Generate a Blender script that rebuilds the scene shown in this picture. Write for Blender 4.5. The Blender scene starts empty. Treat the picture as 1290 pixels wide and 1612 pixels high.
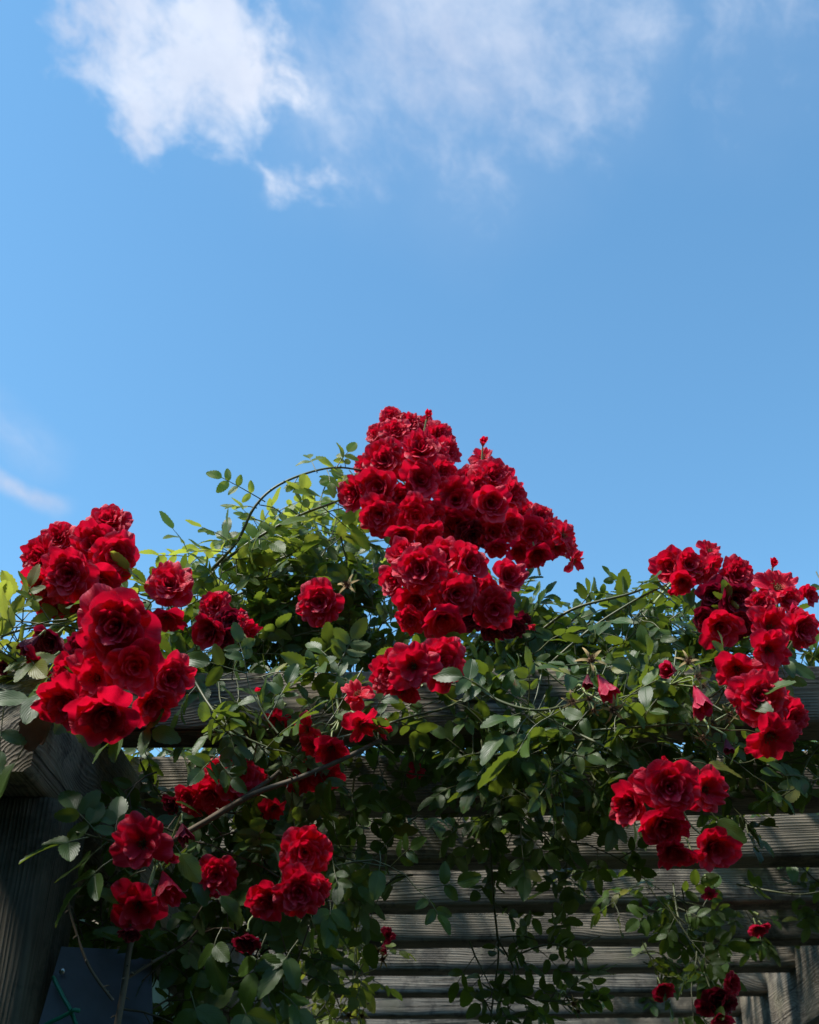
import bpy, math, random
import numpy as np
from mathutils import Vector, Matrix, noise

SC = bpy.context.scene
COL = SC.collection
R = math.radians

# ------------------------------------------------------------------ camera
W_PX, H_PX, F_PX = 1290.0, 1612.0, 1791.0
CAMZ = 1.55
H = 0.88                       # height of the slats' underside above the lens
PITCH, YAW = R(33.1), R(1.66)  # up, and a touch to the left
cam_d = bpy.data.cameras.new('camera')
cam = bpy.data.objects.new('camera', cam_d)
COL.objects.link(cam)
cam.location = (0, 0, CAMZ)
cam.rotation_euler = (R(90) + PITCH, 0, YAW)
cam_d.sensor_fit = 'VERTICAL'
cam_d.sensor_height = 36.0
cam_d.sensor_width = 28.8
cam_d.lens = 40.0
cam_d.clip_start = 0.05
cam_d.clip_end = 3000
cam_d.dof.use_dof = True
cam_d.dof.focus_distance = 2.25
cam_d.dof.aperture_fstop = 6.3
SC.camera = cam
SC.render.resolution_x, SC.render.resolution_y = 819, 1024
CM = cam.rotation_euler.to_matrix()
RIGHT, UP, BACK = CM.col[0].copy(), CM.col[1].copy(), CM.col[2].copy()
CAM = Vector((0, 0, CAMZ))

def ray(px, py):
    return (RIGHT * ((px - W_PX / 2) / F_PX) - UP * ((py - H_PX / 2) / F_PX) - BACK)

def P(px, py, Y):
    d = ray(px, py)
    return CAM + d * (Y / d.y)

def depth(p):
    return -(p - CAM).dot(BACK)

# ------------------------------------------------------------------ light
SUN_AZ = R(-116)     # measured from +Y (straight ahead), negative = to the left
SUN_EL = R(56)
SUN_DIR = Vector((math.sin(SUN_AZ) * math.cos(SUN_EL), math.cos(SUN_AZ) * math.cos(SUN_EL), math.sin(SUN_EL)))
sun_d = bpy.data.lights.new('sun', 'SUN')
sun_d.energy = 3.0
sun_d.angle = R(10.0)
sun_d.color = (1.0, 0.95, 0.88)
sun = bpy.data.objects.new('sun', sun_d)
COL.objects.link(sun)
sun.location = (-4, 1, 8)
sun.rotation_euler = SUN_DIR.to_track_quat('Z', 'Y').to_euler()

SC.view_settings.view_transform = 'Standard'
SC.view_settings.look = 'None'
SC.view_settings.exposure = 1.2
SC.view_settings.gamma = 1.0
SC.render.engine = 'CYCLES'
SC.cycles.max_bounces = 8
SC.cycles.transparent_max_bounces = 8
SC.cycles.use_denoising = True

# node helpers ------------------------------------------------------
class NT:
    def __init__(self, tree):
        self.t = tree
        self.n = tree.nodes
        self.l = tree.links
    def new(self, typ, **kw):
        n = self.n.new(typ)
        for k, v in kw.items():
            setattr(n, k, v)
        return n
    def put(self, sock, v):
        if v is None:
            return
        if isinstance(v, bpy.types.NodeSocket):
            self.l.new(v, sock)
        else:
            sock.default_value = v
    def math(self, op, a, b=None, c=None, clamp=False):
        n = self.new('ShaderNodeMath', operation=op, use_clamp=clamp)
        self.put(n.inputs[0], a); self.put(n.inputs[1], b); self.put(n.inputs[2], c)
        return n.outputs[0]
    def vmath(self, op, a, b=None, scale=None):
        n = self.new('ShaderNodeVectorMath', operation=op)
        self.put(n.inputs[0], a); self.put(n.inputs[1], b)
        if scale is not None:
            self.put(n.inputs['Scale'], scale)
        return n
    def noise(self, vec, scale, detail=4, rough=0.55, dist=0.0):
        n = self.new('ShaderNodeTexNoise')
        self.put(n.inputs['Vector'], vec)
        n.inputs['Scale'].default_value = scale
        n.inputs['Detail'].default_value = detail
        n.inputs['Roughness'].default_value = rough
        n.inputs['Distortion'].default_value = dist
        return n.outputs['Fac']
    def ramp(self, fac, stops, interp='LINEAR'):
        n = self.new('ShaderNodeValToRGB')
        n.color_ramp.interpolation = interp
        els = n.color_ramp.elements
        while len(els) < len(stops):
            els.new(0.5)
        for e, (p, c) in zip(els, stops):
            e.position = p
            e.color = (c, c, c, 1) if isinstance(c, (int, float)) else (*c, 1)
        self.put(n.inputs[0], fac)
        return n.outputs['Color']
    def mix(self, fac, a, b, blend='MIX'):
        n = self.new('ShaderNodeMix', data_type='RGBA', blend_type=blend)
        self.put(n.inputs['Factor'], fac)
        self.put(n.inputs[6], a if isinstance(a, bpy.types.NodeSocket) else (*a, 1))
        self.put(n.inputs[7], b if isinstance(b, bpy.types.NodeSocket) else (*b, 1))
        return n.outputs[2]
    def smooth(self, x, a, b):
        n = self.new('ShaderNodeMapRange', interpolation_type='SMOOTHSTEP')
        self.put(n.inputs['Value'], x)
        n.inputs['From Min'].default_value = a
        n.inputs['From Max'].default_value = b
        return n.outputs['Result']

# ------------------------------------------------------------------ sky
world = bpy.data.worlds.new('World')
SC.world = world
world.use_nodes = True
T = NT(world.node_tree)
T.n.clear()
w_out = T.new('ShaderNodeOutputWorld')
bg = T.new('ShaderNodeBackground')
sky = T.new('ShaderNodeTexSky', sky_type='NISHITA')
sky.sun_disc = False
sky.sun_elevation = SUN_EL
sky.sun_rotation = SUN_AZ
sky.altitude = 0
sky.air_density = 1.0
sky.dust_density = 0.3
sky.ozone_density = 3.0
tc = T.new('ShaderNodeTexCoord')
dirv = tc.outputs['Generated']
warp1 = T.new('ShaderNodeTexNoise')
warp1.inputs['Scale'].default_value = 7.0
warp1.inputs['Detail'].default_value = 5.0
warp1.inputs['Roughness'].default_value = 0.6
T.put(warp1.inputs['Vector'], dirv)
wv = T.vmath('SUBTRACT', warp1.outputs['Color'], (0.5, 0.5, 0.5)).outputs[0]
wv = T.vmath('SCALE', wv, scale=0.10).outputs[0]
dw = T.vmath('ADD', dirv, wv).outputs[0]
# streaky coordinates: stretched along the pull of the wind, measured in sky directions
def unit(px, py):
    return ray(px, py).normalized()
stretch_ax = (unit(560, 0) - unit(740, 300)).normalized()
sx = T.vmath('DOT_PRODUCT', dw, tuple(stretch_ax)).outputs['Value']
sv = T.vmath('SCALE', tuple(stretch_ax), scale=T.math('MULTIPLY', sx, -0.62)).outputs[0]
fib = T.vmath('ADD', dw, sv).outputs[0]
n_fib = T.noise(fib, 13.0, 8, 0.6, 0.4)
n_big = T.noise(dirv, 6.0, 6, 0.6, 0.3)

def blob(px, py, rad_px, hard):
    c = unit(px, py)
    d = T.vmath('DISTANCE', dw, tuple(c)).outputs['Value']
    r = rad_px / F_PX * 0.93
    return T.smooth(d, r * 1.25, r * hard)

def add(a, b):
    return T.math('MAXIMUM', a, b)

n_det = T.noise(fib, 30.0, 8, 0.62, 0.6)
nn = T.math('ADD', T.math('MULTIPLY', n_fib, 0.7), T.math('MULTIPLY', n_det, 0.3))
def eat(soft, k, lo, hi):
    """wear a soft patch away with the fibrous noise"""
    x = T.math('ADD', soft, T.math('MULTIPLY', T.math('SUBTRACT', nn, 0.5), k))
    x = T.math('MULTIPLY', T.smooth(x, lo, hi), T.smooth(soft, 0.0, 0.25))
    return x
def union(items):
    """soft union: 1 - product of (1 - patch)"""
    acc = None
    for it in items:
        inv = T.math('SUBTRACT', 1.0, it)
        acc = inv if acc is None else T.math('MULTIPLY', acc, inv)
    return T.math('SUBTRACT', 1.0, acc)
def faint(k, b):
    return T.math('MULTIPLY', b, k)
n_edge = T.noise(T.vmath('ADD', dirv, T.vmath('SCALE', fib, scale=0.8).outputs[0]).outputs[0], 17.0, 10, 0.62, 0.25)
nn = T.math('ADD', T.math('MULTIPLY', n_fib, 0.40), T.math('MULTIPLY', n_edge, 0.60))
core = union([faint(.8, blob(250, 40, 170, 0.0)), faint(.7, blob(200, 100, 130, 0.0)), faint(.7, blob(340, 110, 150, 0.0)), faint(.35, blob(390, 60, 120, 0.0)),
              faint(.75, blob(180, 0, 110, 0.0)), faint(.50, blob(78, 72, 72, 0.0)), faint(.62, blob(470, 300, 80, 0.0)), faint(.5, blob(250, 225, 85, 0.0)), faint(.12, blob(430, 170, 150, 0.0))])
core = eat(core, 2.3, 0.22, 0.98)
veil = add(blob(720, 40, 330, 0.1), T.math('MULTIPLY', blob(900, 50, 250, 0.1), 0.8))
veil = add(veil, T.math('MULTIPLY', blob(560, 120, 260, 0.1), 0.8))
veil = add(veil, T.math('MULTIPLY', blob(1180, 20, 240, 0.0), 0.6))
veil = add(veil, T.math('MULTIPLY', blob(760, 210, 220, 0.0), 0.7))
veil = T.math('ADD', T.math('MULTIPLY', veil, 0.14), T.math('MULTIPLY', eat(veil, 2.4, 0.35, 1.5), 0.60))
def streak(ax_, ay_, bx_, by_, wd):
    """a thin wisp along the arc between two sky directions"""
    a_, b_ = unit(ax_, ay_), unit(bx_, by_)
    m_ = ((a_ + b_) * 0.5).normalized()
    along, across = (b_ - a_).normalized(), (b_ - a_).cross(m_).normalized()
    rel = T.vmath('SUBTRACT', dw2, tuple(m_)).outputs[0]
    la = T.math('ABSOLUTE', T.vmath('DOT_PRODUCT', rel, tuple(along)).outputs['Value'])
    lc = T.math('ABSOLUTE', T.vmath('DOT_PRODUCT', rel, tuple(across)).outputs['Value'])
    h_ = (b_ - a_).length / 2
    front = T.smooth(T.vmath('LENGTH', rel).outputs['Value'], 0.5, 0.3)
    return T.math('MULTIPLY', front, T.math('MULTIPLY', T.smooth(la, h_, h_ * 0.3), T.smooth(lc, wd / F_PX, 0.0)))
dw2 = T.vmath('ADD', dirv, T.vmath('SCALE', wv, scale=0.35).outputs[0]).outputs[0]
wisp = add(T.math('MULTIPLY', streak(-70, 590, 110, 760, 55), 0.55), T.math('MULTIPLY', streak(-60, 720, 120, 810, 22), 1.7))
wisp = T.math('MULTIPLY', wisp, T.math('ADD', 0.10, T.math('MULTIPLY', T.smooth(nn, 0.3, 0.7), 0.5)))
cover = T.math('ADD', T.math('MULTIPLY', core, 0.9), veil)
cover = T.math('ADD', cover, wisp, clamp=True)
shade = T.ramp(n_big, [(0.3, (2.4, 2.8, 3.7)), (0.65, (3.75, 4.05, 4.65))])
# clouds all over the part of the sky the picture does not show, so that the whole dome lights like a fair day
skymul = T.mix(1.0, sky.outputs['Color'], (0.82, 1.19, 1.16), 'MULTIPLY')
skycol = T.mix(cover, skymul, shade)
T.put(bg.inputs['Color'], skycol)
bg.inputs['Strength'].default_value = 0.1
T.l.new(bg.outputs[0], w_out.inputs['Surface'])

# ------------------------------------------------------------------ object helpers
def link(o):
    COL.objects.link(o)
    return o

def mesh_np(name, verts, faces, uvs=None, smooth=True):
    """verts (n,3); faces (m,4) quads (or list of arrays of equal width); uvs per vertex (n,2)"""
    me = bpy.data.meshes.new(name)
    verts = np.asarray(verts, dtype=np.float32)
    faces = np.asarray(faces, dtype=np.int32)
    k = faces.shape[1]
    me.vertices.add(len(verts))
    me.vertices.foreach_set('co', verts.ravel())
    me.loops.add(faces.size)
    me.loops.foreach_set('vertex_index', faces.ravel())
    me.polygons.add(len(faces))
    me.polygons.foreach_set('loop_start', np.arange(0, faces.size, k, dtype=np.int32))
    me.polygons.foreach_set('loop_total', np.full(len(faces), k, dtype=np.int32))
    me.update(calc_edges=True)
    if uvs is not None:
        ul = me.uv_layers.new(name='UVMap')
        ul.data.foreach_set('uv', np.asarray(uvs, dtype=np.float32)[faces.ravel()].ravel())
    me.polygons.foreach_set('use_smooth', np.full(len(faces), smooth, dtype=bool))
    me.validate()
    return me

class MB:
    """collects quad geometry, then becomes one mesh object"""
    def __init__(self):
        self.v, self.f, self.uv, self.n = [], [], [], 0
    def add(self, v, f, uv=None):
        v = np.asarray(v, dtype=np.float32)
        f = np.asarray(f, dtype=np.int32)
        self.v.append(v)
        self.f.append(f + self.n)
        self.uv.append(np.zeros((len(v), 2), np.float32) if uv is None else np.asarray(uv, np.float32))
        self.n += len(v)
    def tube(self, pts, r0, r1, sides=6, cap=True):
        pts = [Vector(p) for p in pts]
        n = len(pts)
        rings = []
        ref = None
        for i, p in enumerate(pts):
            t = (pts[min(i + 1, n - 1)] - pts[max(i - 1, 0)])
            if t.length < 1e-9:
                t = Vector((0, 0, 1))
            t.normalize()
            if ref is None:
                ref = t.orthogonal().normalized()
            ref = (ref - t * ref.dot(t))
            if ref.length < 1e-6:
                ref = t.orthogonal()
            ref.normalize()
            b = t.cross(ref)
            r = r0 + (r1 - r0) * i / max(1, n - 1)
            for s in range(sides):
                a = 2 * math.pi * s / sides
                rings.append(p + (ref * math.cos(a) + b * math.sin(a)) * r)
        f = []
        for i in range(n - 1):
            for s in range(sides):
                s2 = (s + 1) % sides
                f.append((i * sides + s, i * sides + s2, (i + 1) * sides + s2, (i + 1) * sides + s))
        v = [tuple(x) for x in rings]
        if cap:
            for i, p in ((0, pts[0]), (n - 1, pts[-1])):
                c = len(v)
                v.append(tuple(p))
                for s in range(0, sides, 2):
                    f.append((c, i * sides + s, i * sides + (s + 1) % sides, i * sides + (s + 2) % sides))
        self.add(v, f)
    def ball(self, c, r, seg=8, rings=5, squash=1.0, axis=Vector((0, 0, 1))):
        q = axis.to_track_quat('Z', 'Y')
        v, f = [], []
        for i in range(rings + 1):
            th = math.pi * (0.001 + 0.998 * i / rings)
            for s in range(seg):
                a = 2 * math.pi * s / seg
                p = Vector((math.sin(th) * math.cos(a) * r, math.sin(th) * math.sin(a) * r, math.cos(th) * r * squash))
                v.append(tuple(Vector(c) + q @ p))
        for i in range(rings):
            for s in range(seg):
                s2 = (s + 1) % seg
                f.append((i * seg + s, (i + 1) * seg + s, (i + 1) * seg + s2, i * seg + s2))
        self.add(v, f)
    def mesh(self, name, smooth=True):
        return mesh_np(name, np.concatenate(self.v), np.concatenate(self.f), np.concatenate(self.uv), smooth)
    def build(self, name, mat, parent=None, smooth=True):
        me = self.mesh(name, smooth)
        me.materials.append(mat)
        o = link(bpy.data.objects.new(name, me))
        if parent:
            o.parent = parent
            o.matrix_parent_inverse = Matrix.Identity(4)
            o.location = -parent.location       # vertices are in world space; things are never rotated
        return o

def tag(o, label, cat, group=None):
    o['label'] = label
    o['category'] = cat
    if group:
        o['group'] = group
    return o

def empty(name, loc, label, cat, group=None):
    o = link(bpy.data.objects.new(name, None))
    o.empty_display_size = 0.03
    o.location = loc
    return tag(o, label, cat, group)

def smooth_line(pts, k=6):
    """Catmull-Rom through the points"""
    pts = [Vector(p) for p in pts]
    if len(pts) < 3:
        a, b = pts
        return [a.lerp(b, i / k) for i in range(k + 1)]
    out = []
    e = [pts[0] * 2 - pts[1]] + pts + [pts[-1] * 2 - pts[-2]]
    for i in range(1, len(e) - 2):
        p0, p1, p2, p3 = e[i - 1], e[i], e[i + 1], e[i + 2]
        for j in range(k):
            t = j / k
            out.append(0.5 * ((2 * p1) + (p2 - p0) * t + (2 * p0 - 5 * p1 + 4 * p2 - p3) * t * t + (3 * p1 - p0 - 3 * p2 + p3) * t ** 3))
    out.append(pts[-1])
    return out

# ------------------------------------------------------------------ materials
def material(name):
    m = bpy.data.materials.new(name)
    m.use_nodes = True
    t = NT(m.node_tree)
    t.n.clear()
    out = t.new('ShaderNodeOutputMaterial')
    return m, t, out

def principled(t, **kw):
    b = t.new('ShaderNodeBsdfPrincipled')
    for k, v in kw.items():
        s = b.inputs[k.replace('_', ' ')]
        if not isinstance(v, bpy.types.NodeSocket) and s.type == 'RGBA' and len(v) == 3:
            v = (*v, 1)
        t.put(s, v)
    return b

def petal_material(name, dark, light, trans):
    m, t, out = material(name)
    geo = t.new('ShaderNodeNewGeometry')
    oi = t.new('ShaderNodeObjectInfo')
    uv = t.new('ShaderNodeUVMap')
    sep = t.new('ShaderNodeSeparateXYZ')
    t.put(sep.inputs[0], uv.outputs[0])
    rnd = t.math('ADD', t.math('MULTIPLY', geo.outputs['Random Per Island'], 0.5), t.math('MULTIPLY', oi.outputs['Random'], 0.5))
    tcn = t.new('ShaderNodeTexCoord')
    nz = t.noise(tcn.outputs['Object'], 2.2, 4, 0.6)
    fac = t.math('ADD', t.math('MULTIPLY', rnd, 0.6), t.math('MULTIPLY', nz, 0.5))
    col = t.mix(fac, dark, light)
    # slightly paler margin, with the light caught on the rims painted in
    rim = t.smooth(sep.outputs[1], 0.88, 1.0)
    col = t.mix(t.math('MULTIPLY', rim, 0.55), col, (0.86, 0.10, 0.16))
    # fine veins fanning along the petal
    wv_ = t.new('ShaderNodeTexNoise')
    mp = t.new('ShaderNodeMapping')
    mp.inputs['Scale'].default_value = (16, 1.6, 1)
    t.put(mp.inputs['Vector'], uv.outputs[0])
    t.put(wv_.inputs['Vector'], mp.outputs[0])
    wv_.inputs['Scale'].default_value = 2.0
    wv_.inputs['Detail'].default_value = 5.0
    bump = t.new('ShaderNodeBump')
    bump.inputs['Strength'].default_value = 0.35
    bump.inputs['Distance'].default_value = 0.02
    t.put(bump.inputs['Height'], wv_.outputs['Fac'])
    b = principled(t, Base_Color=col, Roughness=0.45, Specular_IOR_Level=0.30, Sheen_Weight=0.03, Sheen_Roughness=0.4,
                   Sheen_Tint=(1.0, 0.45, 0.5), Normal=bump.outputs[0])
    tr = t.new('ShaderNodeBsdfTranslucent')
    t.put(tr.inputs['Color'], (*trans, 1))
    mx = t.new('ShaderNodeMixShader')
    mx.inputs[0].default_value = 0.34
    t.l.new(b.outputs[0], mx.inputs[1])
    t.l.new(tr.outputs[0], mx.inputs[2])
    t.l.new(mx.outputs[0], out.inputs['Surface'])
    return m

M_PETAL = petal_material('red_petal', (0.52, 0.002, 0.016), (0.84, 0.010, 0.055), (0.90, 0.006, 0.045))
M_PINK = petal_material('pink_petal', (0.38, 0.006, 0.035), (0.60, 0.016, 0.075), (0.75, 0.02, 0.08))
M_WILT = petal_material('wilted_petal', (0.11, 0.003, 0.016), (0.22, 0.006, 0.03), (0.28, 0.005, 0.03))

def leaf_material(name, front_a, front_b, back, trans, tr_amt, rough):
    m, t, out = material(name)
    geo = t.new('ShaderNodeNewGeometry')
    uv = t.new('ShaderNodeUVMap')
    sep = t.new('ShaderNodeSeparateXYZ')
    t.put(sep.inputs[0], uv.outputs[0])
    au = t.math('ABSOLUTE', t.math('SUBTRACT', sep.outputs[0], 0.5))
    rnd = geo.outputs['Random Per Island']
    col = t.mix(rnd, front_a, front_b)
    tcn = t.new('ShaderNodeTexCoord')
    nz = t.noise(tcn.outputs['Object'], 60, 4, 0.6)
    col = t.mix(t.math('MULTIPLY', nz, 0.5), col, front_a)
    # herringbone side veins and the midrib
    ph = t.math('SUBTRACT', t.math('MULTIPLY', sep.outputs[1], 44.0), t.math('MULTIPLY', au, 52.0))
    vein = t.smooth(t.math('SINE', ph), 0.72, 1.0)
    mid = t.smooth(au, 0.035, 0.0)
    lines = t.math('MAXIMUM', t.math('MULTIPLY', vein, 0.3), mid)
    col = t.mix(t.math('MULTIPLY', lines, 0.35), col, (0.10, 0.16, 0.05))
    # a few leaves carry rusty blotches
    col = t.mix(t.math('MULTIPLY', t.smooth(rnd, 0.955, 0.975), 0.75), col, (0.22, 0.20, 0.035))
    spot = t.math('MULTIPLY', t.smooth(t.noise(tcn.outputs['Object'], 38, 3, 0.6), 0.64, 0.72), t.smooth(rnd, 0.72, 0.8))
    col = t.mix(t.math('MULTIPLY', spot, 0.7), col, (0.16, 0.07, 0.02))
    col = t.mix(geo.outputs['Backfacing'], col, t.mix(rnd, back, tuple(x * 0.75 for x in back)))
    hgt = t.math('SUBTRACT', t.math('MULTIPLY', t.math('SINE', ph), 0.25), t.math('MULTIPLY', mid, 1.0))
    bump = t.new('ShaderNodeBump')
    bump.inputs['Strength'].default_value = 0.35
    bump.inputs['Distance'].default_value = 0.0012
    t.put(bump.inputs['Height'], hgt)
    rg = t.mix(geo.outputs['Backfacing'], (rough,) * 3, (0.75,) * 3)
    b = principled(t, Base_Color=col, Roughness=rg, Specular_IOR_Level=0.4, Normal=bump.outputs[0])
    tr = t.new('ShaderNodeBsdfTranslucent')
    tcol = t.mix(t.math('MULTIPLY', lines, 0.5), t.mix(rnd, trans, tuple(x * 0.6 for x in trans)), tuple(x * 0.55 for x in trans))
    t.put(tr.inputs['Color'], tcol)
    mx = t.new('ShaderNodeMixShader')
    mx.inputs[0].default_value = tr_amt
    t.l.new(b.outputs[0], mx.inputs[1])
    t.l.new(tr.outputs[0], mx.inputs[2])
    t.l.new(mx.outputs[0], out.inputs['Surface'])
    return m

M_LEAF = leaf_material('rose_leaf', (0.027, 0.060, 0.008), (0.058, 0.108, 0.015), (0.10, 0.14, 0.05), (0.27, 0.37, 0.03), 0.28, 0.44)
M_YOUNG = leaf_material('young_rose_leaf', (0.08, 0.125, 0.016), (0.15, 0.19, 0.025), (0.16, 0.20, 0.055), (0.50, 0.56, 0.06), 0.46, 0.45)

def plain(name, base, rough=0.6, var=0.3, scale=40, **kw):
    m, t, out = material(name)
    tcn = t.new('ShaderNodeTexCoord')
    nz = t.noise(tcn.outputs['Object'], scale, 5, 0.6)
    col = t.mix(nz, tuple(x * (1 - var) for x in base), tuple(min(1, x * (1 + var)) for x in base))
    bump = t.new('ShaderNodeBump')
    bump.inputs['Strength'].default_value = 0.3
    bump.inputs['Distance'].default_value = 0.002
    t.put(bump.inputs['Height'], nz)
    b = principled(t, Base_Color=col, Roughness=rough, Normal=bump.outputs[0], **kw)
    t.l.new(b.outputs[0], out.inputs['Surface'])
    return m

M_CANE = plain('green_cane', (0.09, 0.10, 0.035), 0.5, 0.5, 30)
M_OLD = plain('woody_cane', (0.10, 0.075, 0.045), 0.8, 0.5, 45)
M_PED = plain('pale_green_stalk', (0.20, 0.24, 0.08), 0.5, 0.3, 30)
M_CALYX = plain('green_sepal', (0.10, 0.14, 0.04), 0.6, 0.4, 60)
M_DRY = plain('dry_sepal', (0.46, 0.31, 0.12), 0.8, 0.5, 60)
M_BROWN = plain('dead_brown', (0.12, 0.055, 0.022), 0.85, 0.5, 60)
M_STAMEN = plain('stamen', (0.22, 0.13, 0.04), 0.7, 0.6, 80)
M_PLATE = plain('dark_painted_metal', (0.06, 0.065, 0.075), 0.42, 0.35, 25, Metallic=0.3)
M_STEEL = plain('screw_steel', (0.6, 0.6, 0.6), 0.3, 0.1, 40, Metallic=1.0)
M_WIRE = plain('green_plastic_wire', (0.005, 0.16, 0.09), 0.35, 0.15, 40)

def wood_material(name='weathered_wood', moss_shade=False):
    """weathered softwood: rings round the local X axis, so faces show grain and ends show rings"""
    m, t, out = material(name)
    tcn = t.new('ShaderNodeTexCoord')
    oi = t.new('ShaderNodeObjectInfo')
    off = t.new('ShaderNodeCombineXYZ')
    t.put(off.inputs[0], t.math('MULTIPLY', oi.outputs['Random'], 37.0))
    t.put(off.inputs[1], t.math('MULTIPLY', oi.outputs['Random'], 0.06))
    t.put(off.inputs[2], t.math('MULTIPLY', oi.outputs['Random'], -0.05))
    co = t.vmath('ADD', tcn.outputs['Object'], off.outputs[0]).outputs[0]
    mp = t.new('ShaderNodeMapping')
    mp.inputs['Scale'].default_value = (0.10, 1, 1)
    mp.inputs['Location'].default_value = (0, 0.035, 0.11)
    t.put(mp.inputs['Vector'], co)
    # slow wander of the pith and knots that bend the rings
    wn = t.new('ShaderNodeTexNoise')
    wn.inputs['Scale'].default_value = 9.0
    wn.inputs['Detail'].default_value = 3.0
    t.put(wn.inputs['Vector'], mp.outputs[0])
    wnd = t.vmath('SCALE', t.vmath('SUBTRACT', wn.outputs['Color'], (0.5, 0.5, 0.5)).outputs[0], scale=0.07).outputs[0]
    rc = t.vmath('ADD', mp.outputs[0], wnd).outputs[0]
    sp = t.new('ShaderNodeSeparateXYZ')
    t.put(sp.inputs[0], rc)
    kn = t.new('ShaderNodeTexVoronoi')
    kn.inputs['Scale'].default_value = 1.0
    km = t.new('ShaderNodeMapping')
    km.inputs['Scale'].default_value = (2.4, 6.0, 6.0)
    t.put(km.inputs['Vector'], co)
    t.put(kn.inputs['Vector'], km.outputs[0])
    kd = kn.outputs['Distance']
    rad = t.math('SQRT', t.math('ADD', t.math('MULTIPLY', sp.outputs[1], sp.outputs[1]), t.math('MULTIPLY', sp.outputs[2], sp.outputs[2])))
    rad = t.math('ADD', rad, t.math('MULTIPLY', t.smooth(kd, 0.42, 0.0), 0.032))
    ring = t.math('ADD', t.math('MULTIPLY', t.math('SINE', t.math('MULTIPLY', rad, 900.0)), 0.5), 0.5)
    ring = t.math('POWER', ring, 1.6)
    mf = t.new('ShaderNodeMapping')
    mf.inputs['Scale'].default_value = (2.2, 150, 150)
    t.put(mf.inputs['Vector'], co)
    fine = t.noise(mf.outputs[0], 1.0, 6, 0.65)
    mc = t.new('ShaderNodeMapping')
    mc.inputs['Scale'].default_value = (1.4, 42, 42)
    t.put(mc.inputs['Vector'], co)
    crack = t.smooth(t.noise(mc.outputs[0], 1.0, 5, 0.6, 0.3), 0.61, 0.69)
    blotch = t.noise(co, 4.5, 5, 0.6)
    grime = t.smooth(t.noise(co, 8.5, 9, 0.72), 0.49, 0.60)
    speck = t.smooth(t.noise(co, 75.0, 4, 0.7), 0.56, 0.68)
    algae = t.smooth(t.noise(co, 6.0, 4, 0.6), 0.5, 0.75)
    ring_c = t.mix(t.smooth(blotch, 0.4, 0.65), (0.5,) * 3, ring)
    base = t.mix(ring_c, (0.17, 0.142, 0.108), (0.42, 0.365, 0.28))
    base = t.mix(t.math('MULTIPLY', t.smooth(kd, 0.16, 0.05), 0.8), base, (0.07, 0.05, 0.035))
    base = t.mix(t.smooth(fine, 0.3, 0.7), t.mix(0.6, base, (0.07, 0.062, 0.05)), base)
    base = t.mix(t.math('MULTIPLY', t.smooth(blotch, 0.35, 0.7), 0.6), base, (0.15, 0.125, 0.095))
    base = t.mix(t.math('MULTIPLY', algae, 0.45), base, (0.10, 0.105, 0.05))
    base = t.mix(t.math('MULTIPLY', grime, t.math('ADD', 0.55, t.math('MULTIPLY', speck, 0.4))), base, (0.022, 0.021, 0.02))
    base = t.mix(t.math('MULTIPLY', crack, 0.85), base, (0.02, 0.018, 0.015))
    if moss_shade:
        base = t.mix(t.math('ADD', 0.62, t.math('MULTIPLY', algae, 0.3)), base, (0.018, 0.022, 0.012))  # algae tint plus the posts' shade, put into the wood colour
    hgt = t.math('ADD', t.math('MULTIPLY', ring, 0.35), t.math('MULTIPLY', fine, 0.9))
    hgt = t.math('SUBTRACT', hgt, t.math('MULTIPLY', crack, 1.6))
    bump = t.new('ShaderNodeBump')
    bump.inputs['Strength'].default_value = 0.9
    bump.inputs['Distance'].default_value = 0.004
    t.put(bump.inputs['Height'], hgt)
    b = principled(t, Base_Color=base, Roughness=0.85, Specular_IOR_Level=0.25, Normal=bump.outputs[0])
    t.l.new(b.outputs[0], out.inputs['Surface'])
    return m
M_WOOD = wood_material()
M_MOSSY_SHADE = wood_material('mossy_shaded_wood', True)

def ground_material():
    m, t, out = material('shaded_ground')
    tcn = t.new('ShaderNodeTexCoord')
    n1 = t.noise(tcn.outputs['Object'], 3.0, 8, 0.65)
    n2 = t.noise(tcn.outputs['Object'], 60.0, 4, 0.6)
    col = t.mix(t.smooth(n1, 0.35, 0.65), (0.035, 0.028, 0.02), (0.03, 0.05, 0.015))
    col = t.mix(n2, col, (0.05, 0.045, 0.03))
    bump = t.new('ShaderNodeBump')
    bump.inputs['Distance'].default_value = 0.03
    t.put(bump.inputs['Height'], n2)
    b = principled(t, Base_Color=col, Roughness=0.95, Normal=bump.outputs[0])
    t.l.new(b.outputs[0], out.inputs['Surface'])
    return m

# ------------------------------------------------------------------ ground
me = bpy.data.meshes.new('ground')
s = 600.0
me.from_pydata([(-s, -s, 0), (s, -s, 0), (s, s, 0), (-s, s, 0)], [], [(0, 1, 2, 3)])
me.materials.append(ground_material())
ground = link(bpy.data.objects.new('ground', me))
ground['kind'] = 'structure'

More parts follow.
